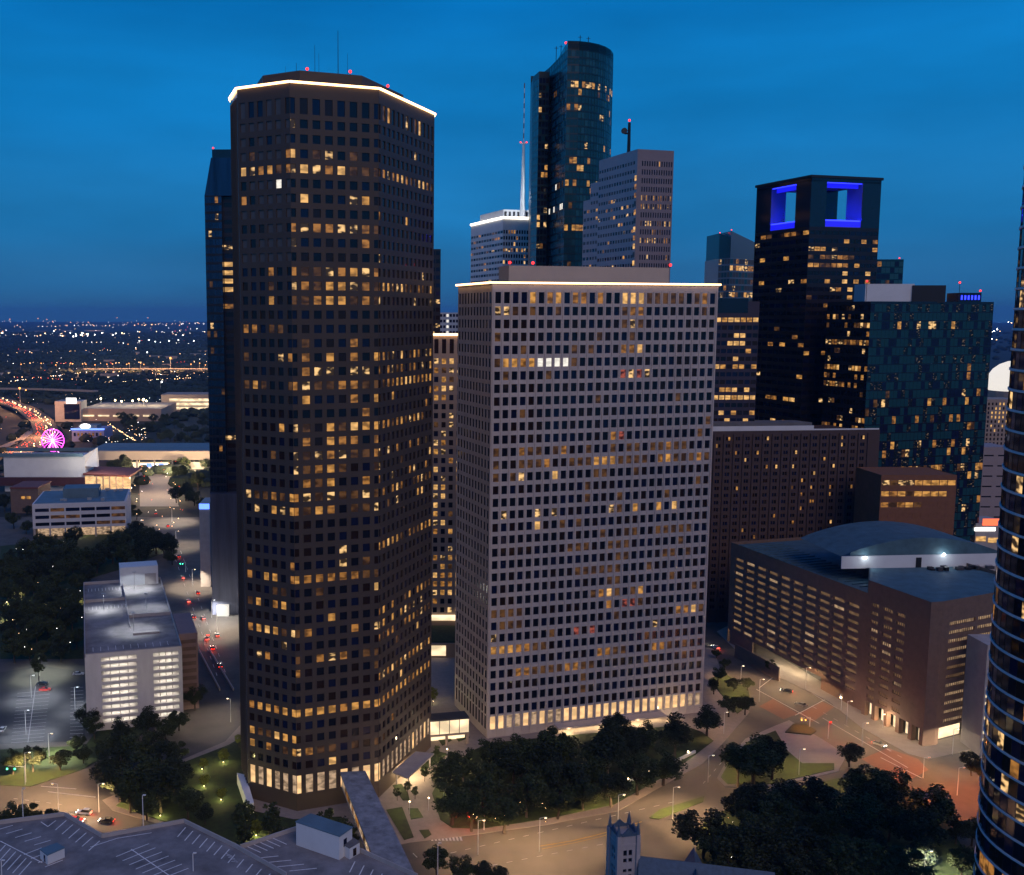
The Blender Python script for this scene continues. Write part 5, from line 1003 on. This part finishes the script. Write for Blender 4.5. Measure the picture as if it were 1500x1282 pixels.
for a, b, dx, dy, n in (((362, 1240), (400, 1228), 20, 9, 5), ((368, 1258), (424, 1276), 40, -4, 4), ((520, 1262), (560, 1280), -8, 16, 4), ((605, 1250), (606, 1251), 5, 5, 2)): bays(a, b, dx, dy, n, 14., dkb)
for i in range(5): g = G(); strip([P(330+i*2.2, 1250+i*3.0, ZD), P(340+i*2.2, 1254+i*2.2, ZD)], .14, ZD+.012, g); t.part('bay_line', g, 'paint', dka)
def hut(nm, label, q, z0, z1, roofm, base=None):
    tt = Thing(nm, label, 'stair house', (*q[0], z0)); g = G(); g.prism(q, z0, z1); w_ = tt.part('wall', g, 'bluewhite'); g = G(); g.prism(inset(q, 1.03), z1, z1+.25); tt.part('roof', g, roofm); return tt
def quad(p, w_, d_, ang=GA): u = (cos(ang), sin(ang)); v = (-sin(ang), cos(ang)); return [p, along(p, u, w_), along(along(p, u, w_), v, d_), along(p, v, d_)]
A2 = -radians(38)
p = P(497, 1260, 14); q = [P(434, 1238, 14), p, P(516, 1246, 14), P(456, 1226, 14)]
tt = hut('stair_house', 'white box-like stair house with teal roof on the far parking deck', q, 14., 20.2, 'roofblue')
g = G(); g.obox(((q[1][0]*.55+q[2][0]*.45), (q[1][1]*.55+q[2][1]*.45)), ((q[2][0]-q[1][0])/dist(q[1], q[2]), (q[2][1]-q[1][1])/dist(q[1], q[2])), 1.3, .15, 16.6, 18.6); tt.part('window', g, 'd1')
q2 = [P(497, 1250, 14), P(512, 1259, 14), P(527, 1250, 14), P(514, 1242, 14)]; tt = hut('lift_lobby', 'small white lobby box attached to the larger stair house on the deck', q2, 14., 16.9, 'roofgrey')
g = G(); g.obox(((q2[1][0]+q2[2][0])/2, (q2[1][1]+q2[2][1])/2), ((q2[2][0]-q2[1][0])/dist(q2[1], q2[2]), (q2[2][1]-q2[1][1])/dist(q2[1], q2[2])), 1.2, .14, 14.2, 16.2); tt.part('door', g, 'd2')
q3 = [P(59, 1258, ZD), P(70, 1267, ZD), P(95, 1256, ZD), P(84, 1249, ZD)]; tt = hut('ramp_booth', 'small white booth alone among the bay lines on the near deck', q3, ZD, ZD+2.4, 'roofblue')
g = G(); g.obox(along(((q3[0][0]*.4+q3[1][0]*.6), (q3[0][1]*.4+q3[1][1]*.6)), (0, -1), .02), ((q3[1][0]-q3[0][0])/dist(q3[0], q3[1]), (q3[1][1]-q3[0][1])/dist(q3[0], q3[1])), .8, .12, ZD+.2, ZD+1.9); tt.part('door', g, 'd1')
# ------------------------------------------------------------------ church
pc = (XY(906, 224, 30), 224.); q = quad(pc, 4.8, 4.8, radians(12)); ZT = 31.0
t = Thing('church', 'pale stone church tower with pointed pinnacles and blue slate nave roofs', 'church', (58, 228))
f = Facade(t); sides = [(q[0], q[1]), (q[1], q[2]), (q[2], q[3]), (q[3], q[0])]
for a, b in sides: f.face(a, b, 0, ZT, [(1.3, 2.2), (2.6, 3.5)], [(9, 12), (19., 21.6), (22.2, 23.0), (24.6, 25.6), (26.2, 27.6)], lambda r, c: 'd0', .35)
f.done(['stone'], roof=(q, ZT-.6))
g = G(); g.prism(inset(q, 1.06), 28.6, 29.1); t.part('string_course', g, 'stone'); g = G(); g.prism(inset(q, 1.05), 16.4, 16.8); t.part('string_course', g, 'stone')
for p in q:
    g = G(); g.obox(p, U, .95, .95, 0, ZT+.3); g.tube((*p, ZT+.3), (*p, ZT+3.6), .55, .04, 8, 1); t.part('pinnacle', g, ['stone', 'slate'])
for a, b in sides:
    g = G(); L = dist(a, b); dd = ((b[0]-a[0])/L, (b[1]-a[1])/L); prof = [(0, 0), (0, .9), (.22, .6), (.5, 1.9), (.78, .6), (1, .9), (1, 0)]
    for s_ in (-.15, .15):
        pts_ = [(*along(along(a, dd, L*u_), (-dd[1], dd[0]), s_), ZT+h_) for u_, h_ in prof]; g.poly(pts_ if s_ < 0 else pts_[::-1])
    for i in range(len(prof)-1):
        (u0_, h0_), (u1_, h1_) = prof[i], prof[i+1]; g.poly([(*along(along(a, dd, L*u0_), (-dd[1], dd[0]), -.15), ZT+h0_), (*along(along(a, dd, L*u1_), (-dd[1], dd[0]), -.15), ZT+h1_), (*along(along(a, dd, L*u1_), (-dd[1], dd[0]), .15), ZT+h1_), (*along(along(a, dd, L*u0_), (-dd[1], dd[0]), .15), ZT+h0_)])
    t.part('gable_parapet', g, 'slate')
def ridge(nm, a, b, wd, ze, zr):
    L = dist(a, b); dd = ((b[0]-a[0])/L, (b[1]-a[1])/L); n = (-dd[1], dd[0]); g = G(); a0, a1, b0, b1 = along(a, n, wd/2), along(a, n, -wd/2), along(b, n, wd/2), along(b, n, -wd/2)
    g.poly([(*a1, ze), (*b1, ze), (*b, zr), (*a, zr)]); g.poly([(*b0, ze), (*a0, ze), (*a, zr), (*b, zr)]); g.poly([(*a0, ze), (*a1, ze), (*a, zr)]); g.poly([(*b1, ze), (*b0, ze), (*b, zr)]); rf = t.part(nm, g, 'slate')
    g = G(); g.prism([along(a, n, wd/2-.4), along(b, n, wd/2-.4), along(b, n, -wd/2+.4), along(a, n, -wd/2+.4)], 0, ze+.05); t.part('wall', g, 'stone')
ridge('nave_roof', along(q[1], (1, 0), .3), along(q[1], (.97, -.24), 30), 13, 15, 26); m_ = along(q[1], (.97, -.24), 13); ridge('transept_roof', along(m_, (.24, .97), 9), along(m_, (.24, .97), -12), 11, 15, 25)
# ------------------------------------------------------------------ street lamps, signals
def street_lamp(px, pb, hgt, label, watts, col=(1, .68, .36), m='lampw', arm=1.6, group='street lamps around the towers', zb=.1, ang=0., r=.11, double=False):
    X, Y = P(px, pb, zb); t = Thing('street_lamp', label, 'street lamp', (X, Y, zb), group); g = G(); g.tube((X, Y, zb), (X, Y, zb+hgt), r, r*.7, 8); t.part('pole', g, 'steel')
    for s in ((-1, 1) if double else (1,)):
        ex, ey = X+s*arm*cos(ang), Y+s*arm*sin(ang); g = G(); g.tube((X, Y, zb+hgt), (ex, ey, zb+hgt+.25), .06); t.part('arm', g, 'steel'); g = G(); g.obox((ex, ey), (cos(ang), sin(ang)), .8, .34, zb+hgt+.12, zb+hgt+.3); hd = t.part('lamp_head', g, 'steel'); g = G(); g.obox((ex, ey), (cos(ang), sin(ang)), .6, .26, zb+hgt+.04, zb+hgt+.115); t.part('lamp_glass', g, m, hd)
        t.lamp((ex, ey, zb+hgt-.05), watts*13.0, col, .25, spot=150)
    return t
WM = (1., .60, .28); lab = 'slim steel street lamp '
for px, pb, h, lb, wt, col, m, ar in (
 (905, 1212, 10, lab+'at the bend beside the zebra crossing', 14000, WM, 'lampw', 1.6), (1037, 1146, 9, lab+'on the kerb between two oaks', 9000, WM, 'lampw', 1.4), (1170, 1136, 9, lab+'on the traffic island lawn', 7000, WM, 'lampw', 1.4),
 (1112, 1028, 9, lab+'beside the parked cars at the brick crossing', 13000, WM, 'lampw', 1.4), (1293, 1066, 5, 'short globe-like lamp before the garage shop bays', 6000, WM, 'lampw', .3), (1262, 1100, 10, lab+'behind the low bush', 14000, WM, 'lampw', 1.5),
 (1352, 1140, 7, lab+'glowing orange at the crossing', 12000, (1, .42, .12), 'lampo', 1.6), (1402, 1165, 9, lab+'flooding the side street orange', 34000, (1, .26, .05), 'lampo', 1.6), (1395, 1105, 9, lab+'at the bright garage corner', 12000, (1, .78, .5), 'lampw', 1.4),
 (1180, 1010, 9, lab+'near the garage driveway', 12000, WM, 'lampw', 1.4), (1060, 1075, 8, lab+'on the plaza edge by the kerb', 5000, WM, 'lampw', 1.), (985, 1200, 10, lab+'on the grass median', 11000, WM, 'lampw', 1.6), (790, 1248, 10, lab+'on the wide road before the grove', 12000, WM, 'lampw', 1.6), (1085, 1000, 7, lab+'among the young plaza trees', 6000, WM, 'lampw', .8), (700, 1252, 10, lab+'near the driveway crossing', 8000, WM, 'lampw', 1.6),
 (38, 1146, 10, lab+'at the green signal junction', 14000, WM, 'lampw', 1.6), (86, 1190, 9, lab+'behind the parking deck parapet', 13000, WM, 'lampw', -1.6), (145, 1190, 9, lab+'above the waiting cars', 7000, WM, 'lampw', 1.6), (338, 1058, 9, lab+'against the flank of the dark tower', 9000, (1, .80, .55), 'lampw', -1.),
 (46, 1022, 9, lab+'in the middle of the surface lot', 3200, (.85, .93, 1.), 'lampc', 1.2), (38, 1076, 9, lab+'at the near end of the surface lot', 2600, (.85, .93, 1.), 'lampc', 1.2), (110, 1040, 9, lab+'at the side of the surface lot', 1300, (.85, .93, 1.), 'lampc', 1.2), (72, 1112, 9, lab+'behind the row of lot trees', 3500, (1, .9, .75), 'lampw', 1.2),
 (318, 925, 10, lab+'on the far avenue by the red car', 9000, (1, .78, .55), 'lampw', 1.6), (282, 860, 10, lab+'halfway along the far avenue', 12000, (1, .80, .58), 'lampw', 1.6), (258, 800, 10, lab+'at the green light on the far avenue', 12000, (1, .80, .58), 'lampw', 1.6), (310, 905, 9, lab+'before the white lit entrance', 8000, (1, .95, .86), 'lampc', 1.6), (252, 765, 10, lab+'at the far end of the avenue', 16000, (1, .8, .6), 'lampw', 1.6),
 (10, 905, 8, lab+'on the dark park path', 5000, (1, .80, .5), 'lampw', .4), (27, 888, 8, lab+'deep inside the dark park', 4000, (1, .80, .5), 'lampw', .4), (98, 885, 8, lab+'by the lit park hut', 6000, (1, .66, .3), 'lampo', .4), (58, 990, 8, lab+'beside the brightly lit lot tree', 6000, (.95, 1., .75), 'lampc', .4), (1352, 1300, 10, lab+'flaring white among the churchyard oaks', 20000, (1, .88, .7), 'lampw', 1.6), (1240, 1062, 9, lab+'on the pavement before the brick garage', 9000, WM, 'lampw', 1.4)):
    street_lamp(px, pb, h, lb, wt, col, m, ar)
for px, pb, h, z in ((34, 1200, 8.5, ZD), (210, 1213, 9, ZD), (283, 1276, 4.5, ZD), (3, 1290, 5, ZD), (641, 1300, 12, 2.)):
    street_lamp(px, pb, h, {34: 'unlit white pole lamp on the deck parapet corner', 210: 'unlit white pole lamp on the middle parapet of the deck', 283: 'unlit short pole on the striped near deck', 3: 'unlit pole lamp at the outer edge of the deck', 641: 'tall unlit white pole beside the deck corner oaks'}[px], 1, WM, 'steel', .5, 'unlit pole lamps on the deck', z, r=.13)
def signal(px, pb, h, arm, lens, label, zb=.1):
    X, Y = P(px, pb, zb); t = Thing('traffic_signal', label, 'traffic light', (X, Y, zb), 'traffic signals at the junctions'); g = G(); g.tube((X, Y, zb), (X, Y, zb+h), .14, .1, 8); g.tube((X, Y, zb+h-.4), (X+arm, Y, zb+h-.1), .08); t.part('mast', g, 'steel')
    for k in (1., .55):
        hx = X+arm*k; g = G(); g.box(hx-.22, hx+.22, Y-.3, Y, zb+h-1.2, zb+h); hd = t.part('signal_head', g, 'black'); g = G(); g.ball((hx, Y-.34, zb+h-(.25 if lens == 'tail' else .95)), .26, 0, 8, 5); t.part('lens', g, MT[lens], hd)
    if lens in ('tail', 'lampo', 'lampw'): t.lamp((X+arm, Y-1.2, zb+h-.6), 1500, {'tail': (1, .05, .03), 'lampo': (1, .35, .08), 'lampw': (1, .6, .4)}[lens], .2)
for a in ((709, 1216, 5.5, -4.8, 'tail', 'traffic signal showing red at the driveway crossing'), (37, 1150, 6.5, -5.5, 'green', 'traffic signal showing green at the deck junction'), (1186, 1066, 4.0, -3.2, 'lampo', 'traffic signal glowing amber over the flower bed'), (1213, 1082, 6.5, .6, 'tail', 'traffic signal on a tall post before the garage'), (272, 838, 6, -3, 'green', 'traffic signal showing green on the far avenue'), (1232, 1040, 6.0, -.6, 'lampw', 'bright signal at the garage pavement corner'), (300, 945, 5, 2, 'tail', 'traffic signal showing red on the far avenue')): signal(*a)
# ------------------------------------------------------------------ cars
def car(px, py, ang, paint, label, lights=True, z=.05, van=False):
    X, Y = P(px, py, .6); t = Thing('car', label, 'car', (X, Y, z), 'cars on the streets'); c, s = cos(ang), sin(ang)
    def tr(g): g.v = [(X+x*c-y*s, Y+x*s+y*c, zz+z) for x, y, zz in g.v]; return g
    def loft(prof, hw0, hw1):
        g = G(); n = len(prof); zmin = min(p[1] for p in prof); zmax = max(p[1] for p in prof)
        def hw(zz): return hw0+(hw1-hw0)*(zz-zmin)/(zmax-zmin)
        for sd in (-1, 1): g.v += [(x, sd*hw(zz), zz) for x, zz in prof]
        for i in range(n): j = (i+1) % n; g.f.append((i, j, n+j, n+i)); g.m.append(0)
        g.f.append(tuple(range(n-1, -1, -1))); g.f.append(tuple(range(n, 2*n))); g.m += [0, 0]; return g
    h = 1.75 if van else 1.45
    t.part('body', tr(loft([(-2.3, .32), (-2.32, .62), (-2.2, .92), (-1.6, .98), (1.0, .96), (1.9, .84), (2.25, .66), (2.3, .34)], .90, .86)), paint)
    t.part('cabin', tr(loft([(-2.1 if van else -1.85, .97), (-1.9 if van else -1.3, h-.06), (.1, h-.05), (.95, .97)], .84, .68)), 'carglass'); g = G(); g.box(-1.85 if van else -1.25, .08, -.67, .67, h-.07, h); t.part('roof', tr(g), paint)
    for x in (-1.42, 1.42):
        for y in (-.86, .86):
            g = G(); g.tube((x, y-.11, .33), (x, y+.11, .33), .33, k=14); w_ = t.part('wheel', tr(g), 'tyre'); g = G(); g.tube((x, y-.12, .33), (x, y+.12, .33), .2, k=10); t.part('rim', tr(g), 'rim', w_)
    for y in (-.62, .62):
        g = G(); g.box(2.18, 2.3, y-.2, y+.2, .58, .76); t.part('headlight', tr(g), 'head' if lights else 'rim'); g = G(); g.box(-2.36, -2.28, y-.22, y+.22, .62, .84); t.part('taillight', tr(g), 'tail' if lights else 'carpaint_r')
    if lights:
        l = t.lamp((X+c*3.2, Y+s*3.2, .9), 500, (1, .9, .7), .2, spot=110, aim=(radians(62), 0, ang-pi/2)); t.lamp((X-c*3., Y-s*3., .8), 160, (1, .08, .03), .2)
aU, aV = GA, GA+pi/2
car(123, 1190, radians(170), 'carpaint_w', 'white estate car waiting behind the parking deck', van=True); car(112, 1201, radians(-8), 'carpaint_r', 'red car beside the white estate car at the junction'); car(156, 1202, radians(174), 'carpaint_b', 'black car with bright tail lamps behind the deck')
car(1152, 1012, radians(152), 'carpaint_b', 'black car with red tail lamp crossing the brick junction'); car(1173, 1032, radians(128), 'carpaint_s', 'silver car turning at the brick junction', False); car(1288, 1090, radians(-58), 'carpaint_s', 'silver car with headlights on before the brick garage')
car(62, 1001, radians(8), 'carpaint_b', 'dark car parked under the bright lot tree', False); car(66, 1010, radians(8), 'carpaint_r', 'dark red car parked in the surface lot', False); car(115, 987, radians(4), 'carpaint_w', 'white car parked against the white garage', False); car(4, 1068, radians(95), 'carpaint_w', 'white car parked at the outer end of the lot', False)
for px, py, pn, lb in ((311, 949, 'carpaint_r', 'red car braking on the avenue beside the dark tower'), (303, 935, 'carpaint_w', 'white car ahead of the red car on the avenue'), (284, 903, 'carpaint_b', 'dark car with red lamps queueing on the avenue'), (298, 905, 'carpaint_s', 'silver car in the right lane of the avenue'), (290, 868, 'carpaint_r', 'maroon car halfway up the avenue'), (228, 752, 'carpaint_b', 'dark car far up the plaza street'), (318, 930, 'carpaint_s', 'silver car near the white lit entrance')): car(px, py, aV, pn, lb)
car(1048, 948, aV, 'carpaint_w', 'white car on the street behind the pale tower'); car(688, 1192, radians(100), 'carpaint_b', 'dark car waiting at the driveway exit by the grove')
for px, py, pn, lb in ((276, 880, 'carpaint_w', 'white car in the left lane of the avenue'), (268, 846, 'carpaint_s', 'silver car near the green light on the avenue'), (262, 815, 'carpaint_b', 'black car beyond the green light on the avenue'), (246, 770, 'carpaint_r', 'red car far up the avenue by the white office'), (322, 975, 'carpaint_b', 'black car on the avenue beside the ramp walls')): car(px, py, aV, pn, lb)
car(850, 1222, radians(198), 'carpaint_s', 'silver car driving along the curved road before the grove') if 0 else None
t = Thing('underpass_ramp', 'sunken ramp between low concrete walls beside the dark tower', 'ramp', P(305, 980)); 
for a, b in (((292, 955), (322, 1012)), ((306, 952), (342, 1012))): g = G(); g.seg(P(*a), P(*b), .4, 0, 1.1); t.part('wall', g, 'conc')
g = G(); g.poly([(*P(*p), .05) for p in ((293, 956), (306, 953), (341, 1011), (323, 1011))]); t.part('ramp_floor', g, 'roofdark')
# white seat walls in the grove garden
for a, b in (((922, 1146), (952, 1136)), ((952, 1136), (990, 1118)), ((990, 1118), (1018, 1104))):
    g = G(); g.seg(P(*a), P(*b), .6, .3, 1.2); single('garden_wall', g, 'bluewhite', 'low white curved garden wall at the grove edge', 'wall', group='white garden walls')
for px, py in ((920, 1144), (1008, 1104), (950, 1132), (985, 1118)):
    X, Y = P(px, py, 1); t = Thing('garden_lamp', 'low bright garden lamp beside the white garden wall', 'lamp', (X, Y, .3), 'garden lamps by the grove'); g = G(); g.tube((X, Y, .3), (X, Y, 1.6), .06); g.ball((X, Y, 1.7), .25, 1); t.part('post', g, ['steel', 'lampw']); t.lamp((X, Y-.5, 2.), 500, (1, .86, .6), .2)
# ------------------------------------------------------------------ evening haze over the whole place
g = G(); g.box(-14500, 14500, -400, 27500, -1.5, 345)
hz_ = single('haze', g, 'd0', kind='stuff'); m = bpy.data.materials.new('evening_haze'); m.use_nodes = True; n = m.node_tree; n.nodes.clear()
pv = n.nodes.new('ShaderNodeVolumePrincipled'); pv.inputs['Density'].default_value = 3.8e-5; pv.inputs['Color'].default_value = (.16, .46, 1, 1); pv.inputs['Anisotropy'].default_value = 0.
mo = n.nodes.new('ShaderNodeOutputMaterial'); n.links.new(pv.outputs[0], mo.inputs['Volume']); hz_.data.materials.clear(); hz_.data.materials.append(m)
